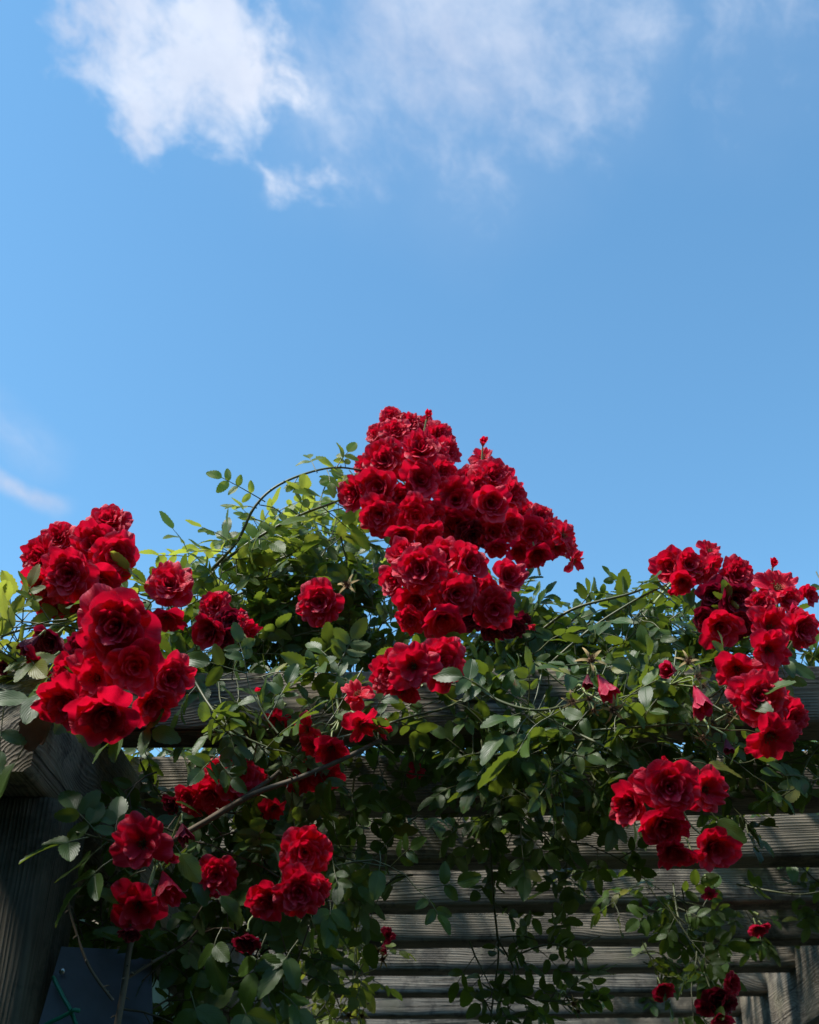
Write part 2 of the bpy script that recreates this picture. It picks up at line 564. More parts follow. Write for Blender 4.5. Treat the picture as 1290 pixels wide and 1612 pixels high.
# hedging added to block light: one unseen behind the camera, one at left
def shade_hedge(loc, rot, L, D, Ht, seed, label):
    v, f = [], []
    nx = int(L * 8)
    o = Vector((seed, 7, 1))
    nzs = int(Ht * 7)
    prof = [(0, z / nzs * Ht) for z in range(nzs + 1)] + [(-D * k / 8, Ht) for k in range(1, 8)] + [(-D, Ht - z / nzs * Ht) for z in range(nzs + 1)]
    for i in range(nx + 1):
        x = -L / 2 + L * i / nx
        for (y, z) in prof:
            p = Vector((x, y, z))
            d = noise.noise(p * 1.2 + o) * 0.12 + noise.noise(p * 4 + o) * 0.08 + noise.noise(p * 11 + o) * 0.05
            up = 1.0 if z >= Ht - 0.01 else 0.0
            v.append((x, y + (d if y > -D / 2 else -d) * (1 - up), max(0, z + d * up)))
    n = len(prof)
    for i in range(nx):
        for k in range(n - 1):
            f.append((i * n + k, (i + 1) * n + k, (i + 1) * n + k + 1, i * n + k + 1))
    for base, rev in ((0, False), (nx * n, True)):
        h = n // 2
        for k in range(h):
            q = (base + k, base + k + 1, base + n - 2 - k, base + n - 1 - k)
            if len(set(q)) == 4:
                f.append(q if rev else tuple(reversed(q)))
    me = mesh_np('shade_hedge', v, f)
    me.materials.append(M_SHADE_HEDGE)
    ho = link(bpy.data.objects.new('shade_hedge', me))
    ho.location = loc
    ho.rotation_euler = (0, 0, rot)
    return tag(ho, label, 'shade_hedge')
M_SHADE_HEDGE = plain('shade_hedge_green', (0.03, 0.05, 0.015), 0.8, 0.6, 20)
shade_hedge((0, -2.6, 0), 0, 16.0, 1.4, 4.2, 3, 'tall dark green hedging, unseen, added behind the camera to block low sky light')
shade_hedge((-1.28, 3.4, 0), R(-90), 12.2, 1.2, 2.85, 8, 'dark hedging added along the left side of the pergola, as backdrop and to shade its posts')

# ------------------------------------------------------------------ pergola
def beam_mesh(name, L, D, Hh, seed, nx=70, ends=None, mat=None):
    """box L along X (0..L), D along Y (0..D), Hh along Z (0..Hh), softened corners and a worn, uneven surface.
    ends: optional function (x, y, z) -> (x, y, z) that cuts the ends"""
    rnd = random.Random(seed)
    c = min(D, Hh) * 0.07
    prof = []
    def seg(a, b, n):
        for i in range(n):
            prof.append((a[0] + (b[0] - a[0]) * i / n, a[1] + (b[1] - a[1]) * i / n))
    seg((c, 0), (D - c, 0), 4); seg((D - c, 0), (D, c), 2)
    seg((D, c), (D, Hh - c), 4); seg((D, Hh - c), (D - c, Hh), 2)
    seg((D - c, Hh), (c, Hh), 4); seg((c, Hh), (0, Hh - c), 2)
    seg((0, Hh - c), (0, c), 4); seg((0, c), (c, 0), 2)
    n = len(prof)
    v, f = [], []
    o = Vector((seed * 3.1, seed * 1.7, 0))
    bow = rnd.uniform(-0.004, 0.004)
    for i in range(nx + 1):
        x = L * i / nx
        bz = bow * math.sin(math.pi * i / nx)
        for (y, z) in prof:
            d = noise.noise(Vector((x * 2.2, y * 9, z * 9)) + o) * 0.0035 + noise.noise(Vector((x * 9, y * 30, z * 30)) + o) * 0.0016
            yy = y + (y - D / 2) / D * 2 * d
            zz = z + (z - Hh / 2) / Hh * 2 * d + bz
            q = (x, yy, zz)
            if ends:
                q = ends(*q)
            v.append(q)
    for i in range(nx):
        for k in range(n):
            k2 = (k + 1) % n
            f.append((i * n + k, (i + 1) * n + k, (i + 1) * n + k2, i * n + k2))
    for base in (0, nx * n):
        ring = [base + k for k in range(n)]
        if base == 0:
            f.append(tuple(reversed(ring)) if False else tuple(ring))
        else:
            f.append(tuple(reversed(ring)))
    me = bpy.data.meshes.new(name)
    me.from_pydata(v, [], f)
    for p in me.polygons:
        p.use_smooth = len(p.vertices) == 4
    me.materials.append(mat or M_WOOD)
    return me

Z0 = CAMZ + H                       # underside of the slats
SL_Y0, SL_D = 2.42 * H, 0.532 * H   # first slat's near face, and the spacing
X_L, X_R = -0.80 * H, 1.477 * H     # inner faces of the two long beams
SB_W = 0.17
SL_H, SL_T = 0.144 * H, 0.105
SB_B, SB_T = CAMZ + 0.784 * H, CAMZ + 1.07 * H
pergola = empty('pergola', ((X_L + X_R) / 2, 4.3, 0), 'weathered grey timber pergola with parallel overhead slats carrying the roses', 'pergola')

def part(name, me, loc, rot=(0, 0, 0), parent=pergola):
    o = link(bpy.data.objects.new(name, me))
    o.parent = parent
    o.location = Vector(loc) - parent.location
    o.rotation_euler = rot
    return o

N_SL = 15
for k in range(N_SL):
    rnd = random.Random(100 + k)
    x0 = X_L - 0.06
    x1 = X_R + 0.06
    if k == 0:
        x1 = X_R + 0.55
    L = x1 - x0
    part('slat', beam_mesh('slat', L, SL_T * rnd.uniform(0.95, 1.05), SL_H * rnd.uniform(0.97, 1.03), 11 + k),
         (x0, SL_Y0 + k * SL_D + rnd.uniform(-0.012, 0.012), Z0 + rnd.uniform(-0.004, 0.004)), (0, R(rnd.uniform(-0.3, 0.2)), R(rnd.uniform(-0.25, 0.25))))

# long side beams run towards the lens; local X is world -Y
SB_Y0 = 2.10 * H
SB_L = SL_Y0 + N_SL * SL_D + 0.3 - SB_Y0
def cut_left(x, y, z):
    # near end at x = 0: the top is cut back on a slope and weathered
    top = z / (SB_T - SB_B)
    if x < 0.5:
        k = 1 - x / 0.5
        x += k * max(0, top - 0.62) * 0.28
    return (x, y, z)
part('side_beam', beam_mesh('side_beam', SB_L, SB_W, SB_T - SB_B, 41, 120, cut_left), (X_L, SB_Y0, SB_B), (0, 0, R(90)))
part('side_beam', beam_mesh('side_beam', SB_L, SB_W, 1.10 * H - 0.784 * H, 43, 120), (X_R + SB_W, SB_Y0 + 0.05, SB_B), (0, 0, R(90)))

# posts under the beams (local X upright)
PT = 0.20
for (px_, yy) in ((X_L - 0.185, SL_Y0 - 0.16), (X_L - 0.185, SL_Y0 + 3.4), (X_R - 0.015, SL_Y0 + 0.12), (X_R - 0.015, SL_Y0 + 3.4)):
    part('post', beam_mesh('post', SB_B - 0.004, PT, PT, int(px_ * 10 + yy * 7) + 90, 40, None, M_MOSSY_SHADE), (px_ + PT, yy, 0.0), (0, R(-90), 0))
# knee brace between the near left post and its beam
b0 = Vector((X_L - 0.12, SL_Y0 + 0.34, SB_B - 0.62))
b1 = Vector((X_L - 0.12, SL_Y0 + 0.98, SB_B + 0.02))
bd = (b1 - b0)
part('brace', beam_mesh('brace', bd.length, 0.07, 0.10, 77, 20), b0, bd.to_track_quat('X', 'Z').to_euler())

# ------------------------------------------------------------------ leaves
def leaflet_template(seed):
    rnd = random.Random(seed)
    nl, hw = 14, 3
    fold = rnd.uniform(0.08, 0.34)
    curl = rnd.uniform(0.02, 0.28)
    side = rnd.uniform(-0.12, 0.12)
    wmax = rnd.uniform(0.30, 0.37)
    ph = rnd.uniform(0, 6)
    v, uv, f = [], [], []
    for i in range(nl + 1):
        t = i / nl
        w = wmax * (t ** 0.55) * ((1 - t) ** 0.72) * 1.95
        w = max(w, 0.004)
        for j in range(-hw, hw + 1):
            u = j / hw
            x = u * w
            y = t
            if abs(j) == hw and 0 < i < nl:
                if i % 2:
                    x *= 1.09; y += 0.030
                else:
                    x *= 0.97
            z = fold * abs(x) - curl * t * t + 0.018 * math.sin(9 * t + ph) * abs(u) + side * x * t * 0.6
            z -= 0.25 * fold * (abs(u) ** 3) * w
            v.append((x, y, z))
            uv.append((u * 0.5 + 0.5, t))
    c = 2 * hw + 1
    for i in range(nl):
        for j in range(c - 1):
            f.append((i * c + j, i * c + j + 1, (i + 1) * c + j + 1, (i + 1) * c + j))
    return np.array(v, np.float32), np.array(f, np.int32), np.array(uv, np.float32)

LEAFLETS = [leaflet_template(s) for s in range(10)]

def add_leaflet(mb, rnd, base, d, n, L):
    d = d.normalized()
    n = n - d * n.dot(d)
    if n.length < 1e-4:
        n = d.orthogonal()
    n.normalize()
    sd = d.cross(n)
    tv, tf, tu = rnd.choice(LEAFLETS)
    M = np.array([list(sd), list(d), list(n)], np.float32)
    v = (tv * L) @ M + np.array(base, np.float32)
    mb.add(v, tf, tu)

def compound_leaf(mb, st, rnd, base, tip, nrm, n=5, size=0.045):
    """a pinnate rose leaf from base to the root of its end leaflet at tip"""
    base, tip = Vector(base), Vector(tip)
    ax = tip - base
    Lr = ax.length
    if Lr < 1e-5:
        return
    axn = ax / Lr
    nn = nrm - axn * nrm.dot(axn)
    if nn.length < 1e-3:
        nn = axn.orthogonal()
    nn.normalize()
    sd = axn.cross(nn)
    midp = base.lerp(tip, 0.5) + nn * Lr * rnd.uniform(0.02, 0.12)
    pts = smooth_line([base, midp, tip], 3)
    st.tube(pts, 0.0014, 0.0009, 4, cap=False)
    jit = lambda a: Vector((rnd.gauss(0, a), rnd.gauss(0, a), rnd.gauss(0, a)))
    add_leaflet(mb, rnd, tip, axn + jit(0.15), nn + jit(0.25), size * rnd.uniform(1.0, 1.2))
    pairs = (n - 1) // 2
    for k in range(pairs):
        t = 1.0 - 0.08 - (k + 0.25) * (0.78 / max(1, pairs))
        q = pts[min(len(pts) - 1, max(0, int(round(t * (len(pts) - 1)))))].lerp(base.lerp(tip, t), 0.5)
        for sgn in (-1, 1):
            add_leaflet(mb, rnd, q, axn * rnd.uniform(0.35, 0.75) + sd * sgn + jit(0.18) - Vector((0, 0, 0.12)),
                        nn + jit(0.30) , size * rnd.uniform(0.78, 1.02) * (1 - 0.10 * k))

TOCAM = Vector((0, -0.75, -0.25))
def leaf_normal(rnd, up=0.75, front=0.35, j=0.55):
    return (Vector((0, 0, up)) + Vector((0, -front, 0)) + Vector((rnd.gauss(0, j), rnd.gauss(0, j), rnd.gauss(0, j)))).normalized()

def twig(mb, st, rnd, p, d, length, gap, size, up, front, droop=0.0, r=0.0022, nleaf=(5, 5, 7, 3)):
    d = d.normalized()
    pts = [p]
    n = max(2, int(length / 0.03))
    q = p.copy()
    for i in range(n):
        d = (d + Vector((rnd.gauss(0, .14), rnd.gauss(0, .14), rnd.gauss(0, .14) - droop))).normalized()
        q = q + d * (length / n)
        pts.append(q.copy())
    st.tube(pts, r, r * 0.5, 5, cap=False)
    leaves_along(mb, st, rnd, pts, gap, size, up, front, nleaf)

def leaves_along(mb, st, rnd, pts, gap, size, up, front, nleaf=(5, 5, 7, 3), skip=0.0, hang=0.0):
    acc = gap * 0.3
    ang = rnd.uniform(0, 6)
    for a, b in zip(pts[:-1], pts[1:]):
        acc += (b - a).length
        if acc < gap:
            continue
        acc = rnd.uniform(-0.3, 0.2) * gap
        if rnd.random() < skip:
            continue
        t = (b - a).normalized()
        o = t.orthogonal().normalized()
        ang += 2.4 + rnd.gauss(0, .5)
        out = o * math.cos(ang) + t.cross(o) * math.sin(ang)
        s = size * rnd.uniform(0.75, 1.2)
        dr = (out * 0.9 + t * 0.55 + Vector((0, -0.18, -0.10 - hang))).normalized()
        compound_leaf(mb, st, rnd, b, b + dr * s * rnd.uniform(1.3, 2.0), leaf_normal(rnd, up, front), rnd.choice(nleaf), s)
    t = (pts[-1] - pts[-2]).normalized()
    compound_leaf(mb, st, rnd, pts[-1], pts[-1] + t * size * 1.4, leaf_normal(rnd, up, front), 5, size * 0.9)

def inside(poly, x, y):
    c = False
    j = len(poly) - 1
    for i in range(len(poly)):
        xi, yi = poly[i]; xj, yj = poly[j]
        if (yi > y) != (yj > y) and x < (xj - xi) * (y - yi) / (yj - yi) + xi:
            c = not c
        j = i
    return c

def shoot(label, seed, canes=(), fills=(), leaves=(), mat=None, cane_mat=None, thorns=True, group=None, cat='rose shoot'):
    """one leafy shoot of the climbing rose: canes, the twigs that leave them, and their leaves.
    canes: (points (px,py,Y), r0, r1, gap, size, up, front, skip)
    fills: (polygon, Ymin, Ymax, n twigs, size, up, front, droop, twig length)
    leaves: (base px, base py, tip px, tip py, Y, leaflets, leaflet size)"""
    rnd = random.Random(seed)
    mb, st = MB(), MB()
    anchor = None
    for (pts, r0, r1, gap, size, up, front, skip) in canes:
        line = smooth_line([P(*q) for q in pts], 8)
        anchor = anchor or line[0]
        st.tube(line, r0, r1, 7)
        if thorns:
            for i in range(2, len(line) - 1):
                if rnd.random() < 0.30:
                    t = (line[i + 1] - line[i]).normalized()
                    o = t.orthogonal().normalized()
                    a = rnd.uniform(0, 6.28)
                    o = o * math.cos(a) + t.cross(o) * math.sin(a)
                    rr = r0 + (r1 - r0) * i / len(line)
                    st.tube([line[i] + o * rr * 0.7, line[i] + o * (rr + 0.004) - t * 0.001, line[i] + o * (rr + 0.007) - t * 0.004], 0.0022, 0.0003, 4, cap=False)
        if gap:
            leaves_along(mb, st, rnd, line, gap, size, up, front, skip=skip)
    for (poly, ya, yb, n, size, up, front, droop, tl) in fills:
        xs = [q[0] for q in poly]; ys = [q[1] for q in poly]
        k = 0
        while k < n:
            x, y = rnd.uniform(min(xs), max(xs)), rnd.uniform(min(ys), max(ys))
            if not inside(poly, x, y):
                continue
            k += 1
            Y = rnd.uniform(ya, yb)
            p = P(x, y, Y)
            anchor = anchor or p
            d = Vector((rnd.gauss(0, 1), rnd.gauss(0, 0.5), rnd.gauss(0.1, 0.7) - droop * 2))
            d.normalize()
            twig(mb, st, rnd, p - d * tl * 0.5, d, tl * rnd.uniform(0.7, 1.2), 0.036, size, up, front, droop)
    for (bx, by, tx, ty, Y, n, size) in leaves:
        a, b = P(bx, by, Y), P(tx, ty, Y + rnd.uniform(-0.03, 0.03))
        anchor = anchor or a
        compound_leaf(mb, st, rnd, a, b, leaf_normal(rnd, 0.5, 0.5, 0.3), n, size)
    e = empty('rose_shoot', anchor, label, cat, group)
    if mb.n:
        mb.build('foliage', mat or M_LEAF, e)
    st.build('cane', cane_mat or M_CANE, e)
    return e

# ------------------------------------------------------------------ roses
def make_petals(kind, seed):
    rnd = random.Random(seed)
    mb = MB()
    if kind == 'full':
        N, tmax, core = 30, 98, 2
    elif kind == 'cup':
        N, tmax, core = 20, 74, 3
    elif kind == 'open':
        N, tmax, core = 11, 92, 44
    elif kind == 'loose':
        N, tmax, core = 8, 118, 60
    elif kind == 'bud':
        N, tmax, core = 8, 17, 2
    nu, nv = 11, 10
    phi = rnd.uniform(0, 6.28)
    for k in range(N):
        t = k / (N - 1)
        phi += R(137.5) + rnd.gauss(0, 0.12)
        th1 = R(core + (tmax - core) * t ** 0.85 + rnd.gauss(0, 6))
        L = (0.52 + 0.50 * t ** 0.75) * rnd.uniform(0.9, 1.08)
        if kind in ('open', 'loose'):
            L = (0.75 + 0.28 * t) * rnd.uniform(0.9, 1.08)
        if kind == 'bud':
            L = 0.95 + 0.1 * t
        th0 = th1 * (0.55 if kind != 'bud' else 1.6)
        Wd = rnd.uniform(0.40, 0.50) * (0.85 + 0.25 * t)
        if kind == 'bud':
            Wd = 0.34
        curl = R(rnd.uniform(8, 50)) * (0.4 + 0.5 * t)
        if kind == 'bud':
            curl = R(rnd.uniform(0, 25)) * t
        edge = R(rnd.uniform(-20, 8)) * t
        amp = rnd.uniform(0.03, 0.09)
        ph, fr = rnd.uniform(0, 6), rnd.uniform(3.5, 6.5)
        fold = rnd.gauss(0, 0.06)
        skew = rnd.gauss(0, 0.10)
        cupz = rnd.uniform(0.02, 0.20)
        o = Vector((rnd.uniform(0, 50), rnd.uniform(0, 50), rnd.uniform(0, 50)))
        v, uv, f = [], [], []
        for i in range(nu):
            u = -1 + 2 * i / (nu - 1)
            Lu = L * (1 - 0.24 * abs(u) ** 3.5 + 0.035 * math.sin(fr * u + ph) - 0.05 * math.exp(-(u / 0.22) ** 2) + skew * u * 0.3)
            r, z = 0.02, 0.0
            for j in range(nv):
                s = j / (nv - 1)
                if j:
                    sm = s - 0.5 / (nv - 1)
                    th = th0 + (th1 - th0) * (sm ** 1.3) + curl * max(0, sm - 0.62) ** 1.5 * 3.4 + edge * abs(u) ** 2.5 * sm
                    ds = Lu / (nv - 1)
                    r += math.sin(th) * ds
                    z += math.cos(th) * ds
                w = Wd * (s ** 0.62) * (1 - 0.10 * s ** 5)
                rr = max(r, 0.045)
                a = max(-1.75, min(1.75, u * w / rr))
                a += phi + fold * s
                q = Vector((rr * math.cos(a), rr * math.sin(a), z))
                flat = min(1.0, th1 / R(80))
                q.z += amp * math.sin(fr * u * 1.3 + ph) * s * s + flat * cupz * (u * u - 0.2) * s
                nz = noise.noise(q * 2.6 + o) * 0.09 * s + noise.noise(q * 6.0 + o) * 0.026 * s
                rad = Vector((math.cos(a), math.sin(a), 0))
                q += rad * nz * math.cos(th1) + Vector((0, 0, 1)) * nz * math.sin(th1)
                v.append(tuple(q))
                edge_u = abs(u)
                uv.append((u * 0.5 + 0.5, max(s, edge_u ** 2 * s)))
        for i in range(nu - 1):
            for j in range(nv - 1):
                f.append((i * nv + j, (i + 1) * nv + j, (i + 1) * nv + j + 1, i * nv + j + 1))
        mb.add(v, f, uv)
    V = np.concatenate(mb.v)
    rad = np.percentile(np.hypot(V[:, 0], V[:, 1]), 99)
    if kind == 'bud':
        rad = rad * 1.0
    mb.v = [x / rad for x in mb.v]
    V = V / rad
    me = mb.mesh('petals')
    me['height'] = float(np.percentile(V[:, 2], 95))
    return me

BLOOMS = {}
for kind, n in (('full', 8), ('cup', 6), ('open', 5), ('loose', 4), ('bud', 2)):
    BLOOMS[kind] = []
    for i in range(n):
        me = make_petals(kind, 1000 + 17 * i + len(kind) * 131)
        me.materials.append(M_PETAL)
        BLOOMS[kind].append(me)
def recolour(kinds, mat):
    out = {}
    for k in kinds:
        out[k] = []
        for me in BLOOMS[k]:
            c = me.copy()
            c.materials.clear()
            c.materials.append(mat)
            out[k].append(c)
    return out
PINKS = recolour(('bud', 'cup', 'loose', 'full', 'open'), M_PINK)
WILTS = recolour(('cup', 'loose', 'open', 'bud', 'full'), M_WILT)

def sepal_ring(mb, rnd, spread, L, width, z0=0.0):
    for k in range(5):
        a = k * 2 * math.pi / 5 + rnd.gauss(0, .15)
        sp = spread + rnd.gauss(0, 0.2)
        v, f = [], []
        n = 6
        r, z = 0.05, z0
        for i in range(n + 1):
            s = i / n
            w = width * (1 - s) ** 0.8 * (0.6 + 0.8 * s) + 0.004
            th = sp * (0.5 + 0.8 * s)
            if i:
                r += math.sin(th) * L / n
                z += math.cos(th) * L / n
            for sd, dz in ((-1, 0.02), (0, 0), (1, 0.02)):
                v.append((r * math.cos(a) - sd * w * math.sin(a), r * math.sin(a) + sd * w * math.cos(a), z + dz * (1 - s)))
        for i in range(n):
            for j in range(2):
                f.append((i * 3 + j, i * 3 + j + 1, (i + 1) * 3 + j + 1, (i + 1) * 3 + j))
        mb.add(v, f)

def calyx_mesh(seed, spread=1.9, L=0.42):
    rnd = random.Random(seed)
    mb = MB()
    mb.ball((0, 0, -0.10), 0.13, 10, 6, 1.2)
    sepal_ring(mb, rnd, spread, L, 0.07, -0.02)
    me = mb.mesh('calyx')
    me.materials.append(M_CALYX)
    return me
CALYX = [calyx_mesh(i) for i in range(3)]
CALYX_BUD = [calyx_mesh(9, 0.55, 0.7), calyx_mesh(10, 1.4, 0.7)]
def stamen_mesh(seed):
    rnd = random.Random(seed)
    mb = MB()
    for k in range(34):
        a, r = rnd.uniform(0, 6.28), rnd.uniform(0.03, 0.22)
        hgt = rnd.uniform(0.22, 0.36)
        p1 = Vector((r * 1.25 * math.cos(a), r * 1.25 * math.sin(a), hgt))
        mb.tube([Vector((r * 0.5 * math.cos(a), r * 0.5 * math.sin(a), 0.02)), p1], 0.008, 0.008, 4, cap=False)
        mb.ball(p1, 0.024, 5, 3, 0.7)
    mb.ball((0, 0, 0.12), 0.07, 8, 4)
    me = mb.mesh('stamens')
    me.materials.append(M_STAMEN)
    return me
STAMEN = [stamen_mesh(3), stamen_mesh(4)]
def spent_mesh(seed):
    """what is left of a rose: a brown button in a star of dry sepals"""
    rnd = random.Random(seed)
    mb = MB()
    mb.ball((0, 0, 0.0), 0.24, 10, 6, 0.8)
    for k in range(40):
        a, r = rnd.uniform(0, 6.28), rnd.uniform(0.05, 0.3)
        mb.tube([Vector((r * .5 * math.cos(a), r * .5 * math.sin(a), 0.12)), Vector((r * 1.4 * math.cos(a), r * 1.4 * math.sin(a), rnd.uniform(0.25, 0.45)))], 0.018, 0.012, 4, cap=False)
    me = mb.mesh('seed_head')
    me.materials.append(M_BROWN)
    ms = MB()
    sepal_ring(ms, rnd, 1.5, 1.0, 0.15, 0.0)
    me2 = ms.mesh('dry_sepals')
    me2.materials.append(M_DRY)
    return me, me2
SPENT = [spent_mesh(5), spent_mesh(6), spent_mesh(7)]

def face_dir(ox, oy):
    return (RIGHT * ox + UP * oy + BACK).normalized()

def place(o, parent, pos, axis, scale, roll, squash=1.0):
    q = axis.to_track_quat('Z', 'Y').to_matrix().to_4x4()
    m = Matrix.Translation(pos) @ q @ Matrix.Rotation(roll, 4, 'Z') @ Matrix.Diagonal((scale, scale, scale * squash, 1))
    o.parent = parent
    o.matrix_parent_inverse = Matrix.Identity(4)
    o.matrix_basis = Matrix.Translation(-parent.location) @ m

def kid(name, me, parent):
    """a sub-part that shares its parent's frame"""
    o = link(bpy.data.objects.new(name, me))
    o.parent = parent
    o.matrix_parent_inverse = Matrix.Identity(4)
    return o

def cluster(label, seed, Y, root, roses, group='rose clusters', cat='roses', stem_r=0.0030):
    """one spray of roses: a stem from root (px,py,Y) that forks into a stalk for each bloom.
    roses: (px, py, r_px[, kind[, ox, oy[, dY[, petals]]]])"""
    rnd = random.Random(seed)
    rp = P(*root)
    e = empty('rose_cluster', rp, label, cat, group)
    cx = sum(q[0] for q in roses) / len(roses)
    cy = sum(q[1] for q in roses) / len(roses)
    ext = max([math.hypot(q[0] - cx, q[1] - cy) for q in roses] + [1.0])
    node = P(cx * 0.75 + root[0] * 0.25, cy * 0.75 + root[1] * 0.25, Y + 0.10)
    st = MB()
    mid = rp.lerp(node, 0.5) + Vector((rnd.gauss(0, .015), 0, 0.02))
    st.tube(smooth_line([rp, mid, node], 6), stem_r * 1.15, stem_r * 0.85, 7)
    roses = list(roses)
    if len(roses) >= 6 and group == 'rose clusters':
        br = random.Random(seed * 7 + 1)
        for _ in range(1):     # an unopened bud at the rim of every large spray
            q0 = br.choice(roses)
            vx, vy = q0[0] - cx, q0[1] - cy
            vl = math.hypot(vx, vy) + 1e-3
            roses.append((q0[0] + vx / vl * q0[2] * 0.95, q0[1] + vy / vl * q0[2] * 0.95, 7, 'bud', vx / vl * 0.9, -vy / vl * 0.9, 0.03))
    for q in roses:
        q = list(q) + [None] * (8 - len(q))
        px, py, rpx, kind, ox, oy, dY, pal = q
        kind = kind or rnd.choice(('full', 'full', 'cup'))
        dx, dy = (px - cx) / max(ext, 60), (py - cy) / max(ext, 60)
        if ox is None:
            ox = dx * 0.75 + rnd.gauss(0, 0.18)
            oy = -dy * 0.75 + 0.10 + rnd.gauss(0, 0.18)
        if dY is None:
            dY = 0.07 * (dx * dx + dy * dy) + rnd.uniform(-0.015, 0.015)
        c = P(px, py, Y + dY)
        r = rpx * depth(c) / F_PX * {'full': 1.13, 'cup': 1.13, 'open': 1.10, 'loose': 1.10, 'bud': 1.0}[kind]
        ax = face_dir(ox, oy)
        meshes = {None: BLOOMS, 'pink': PINKS, 'wilt': WILTS}[pal][kind]
        me = rnd.choice(meshes)
        hgt = me.get('height', 0.6)
        base = c - ax * (r * hgt * 0.55)
        roll = rnd.uniform(0, 6.28)
        if kind == 'bud':
            o = link(bpy.data.objects.new('rose_bud', me))
        else:
            o = link(bpy.data.objects.new('rose', me))
        place(o, e, base, ax, r, roll)
        kid('calyx', rnd.choice(CALYX_BUD if kind == 'bud' else CALYX), o)
        if kind in ('open', 'loose'):
            kid('stamens', rnd.choice(STAMEN), o)
        p1 = base - ax * (r * 0.16)
        p2 = base - ax * (r * 0.9)
        st.tube(smooth_line([p1, p2, p2.lerp(node, 0.5) + Vector((0, 0.01, -0.005)), node], 5), 0.0016, 0.0022, 6)
    st.build('stem', M_PED, e)
    return e

def spent_cluster(label, seed, Y, root, heads, buds=(), group='spent rose clusters'):
    rnd = random.Random(seed)
    rp = P(*root)
    e = empty('spent_rose_cluster', rp, label, 'spent roses', group)
    st = MB()
    allp = list(heads) + [b[:3] for b in buds]
    cx = sum(q[0] for q in allp) / len(allp); cy = sum(q[1] for q in allp) / len(allp)
    node = P(cx * .6 + root[0] * .4, cy * .6 + root[1] * .4, Y + 0.05)
    st.tube(smooth_line([rp, rp.lerp(node, .5) + Vector((0, 0, .015)), node], 5), 0.0026, 0.002, 6)
    for h in heads:
        px, py, rpx = h[:3]
        ax = face_dir(*(h[3:5] if len(h) > 3 else (rnd.gauss(0, .6), rnd.gauss(0.2, .6))))
        c = P(px, py, Y + rnd.uniform(-.02, .02))
        r = rpx * 1.25 * depth(c) / F_PX
        a, b = rnd.choice(SPENT)
        o = link(bpy.data.objects.new('seed_head', a))
        place(o, e, c, ax, r, rnd.uniform(0, 6))
        kid('dry_sepals', b, o)
        st.tube(smooth_line([c - ax * r * .15, c - ax * r * 1.0, node], 5), 0.0012, 0.0016, 5)
    for bq in buds:
        px, py, rpx, ox, oy, pal = bq
        ax = face_dir(ox, oy)
        c = P(px, py, Y)
        r = rpx * depth(c) / F_PX
        me = rnd.choice((PINKS if pal == 'pink' else WILTS)['bud'])
        o = link(bpy.data.objects.new('rose_bud', me))
        base = c - ax * r * me.get('height', 1.5) * 0.5
        place(o, e, base, ax, r, rnd.uniform(0, 6))
        kid('calyx', CALYX_BUD[1], o)
        st.tube(smooth_line([base - ax * r * .2, base - ax * r * 1.0, node], 5), 0.0013, 0.0016, 5)
    st.build('stem', M_PED, e)
    return e

#@CLUSTERS
cluster('cluster of about ten dark red roses standing out against the sky at far left', 1, 1.95, (110, 1010, 2.05),
  [(172,822,33,'full',.1,.9), (92,848,27,'full',-.1,.5), (64,880,36,'full',-.6,.1), (108,903,40,'full',0,0,-.03), (150,857,34,'cup',.1,.3),
   (181,876,36,'full',.5,0), (122,862,26,'full',0,.6,.04), (72,920,34,'cup',-.4,-.6), (152,912,36,'cup',.2,-.6), (84,948,30,'cup',-.2,-.8), (122,952,26,'full',.1,-.8,.05)])
cluster('large low cluster with the biggest full red rose, above the end of the side beam', 2, 1.72, (150, 1010, 1.95),
  [(183,986,58,'full',.1,.12,-.04), (212,1047,41,'cup',.3,-.1,-.01), (150,1068,46,'open',-.1,.1,.0), (106,1103,42,'cup',-.35,-.25,.01), (168,1122,50,'cup',.05,-.45,-.03),
   (268,1067,36,'full',.6,.0,.05), (237,1106,32,'cup',.4,-.4,.06), (108,1062,30,'full',-.5,-.1,.07), (132,1020,26,'cup',-.4,0,.07,'wilt')])
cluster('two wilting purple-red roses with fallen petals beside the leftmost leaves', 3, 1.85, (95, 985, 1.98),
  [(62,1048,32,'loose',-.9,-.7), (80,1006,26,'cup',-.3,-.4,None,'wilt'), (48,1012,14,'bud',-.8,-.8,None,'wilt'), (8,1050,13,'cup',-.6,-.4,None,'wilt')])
cluster('pair of ruffled red roses, one above the other, right of the far left cluster', 4, 2.02, (285, 990, 2.12),
  [(268,921,35,'full',.1,.55), (264,972,30,'open',.1,-.9)])
cluster('small cluster with one fresh rose above fading purple ones among the left leaves', 5, 2.05, (395, 1010, 2.15),
  [(338,954,23,'full',-.1,.3), (332,990,28,'cup',-.5,-.3), (364,978,22,'full',.0,0,.02,'wilt'), (392,993,17,'bud',.9,.2), (383,975,13,'loose',1.,.8), (350,1000,22,'cup',0,-.6,.03,'wilt')])
cluster('single dark red rose alone in the middle of the shaded leaves', 6, 2.10, (520, 985, 2.25),
  [(504,948,34,'full',-.1,.1)], cat='rose')
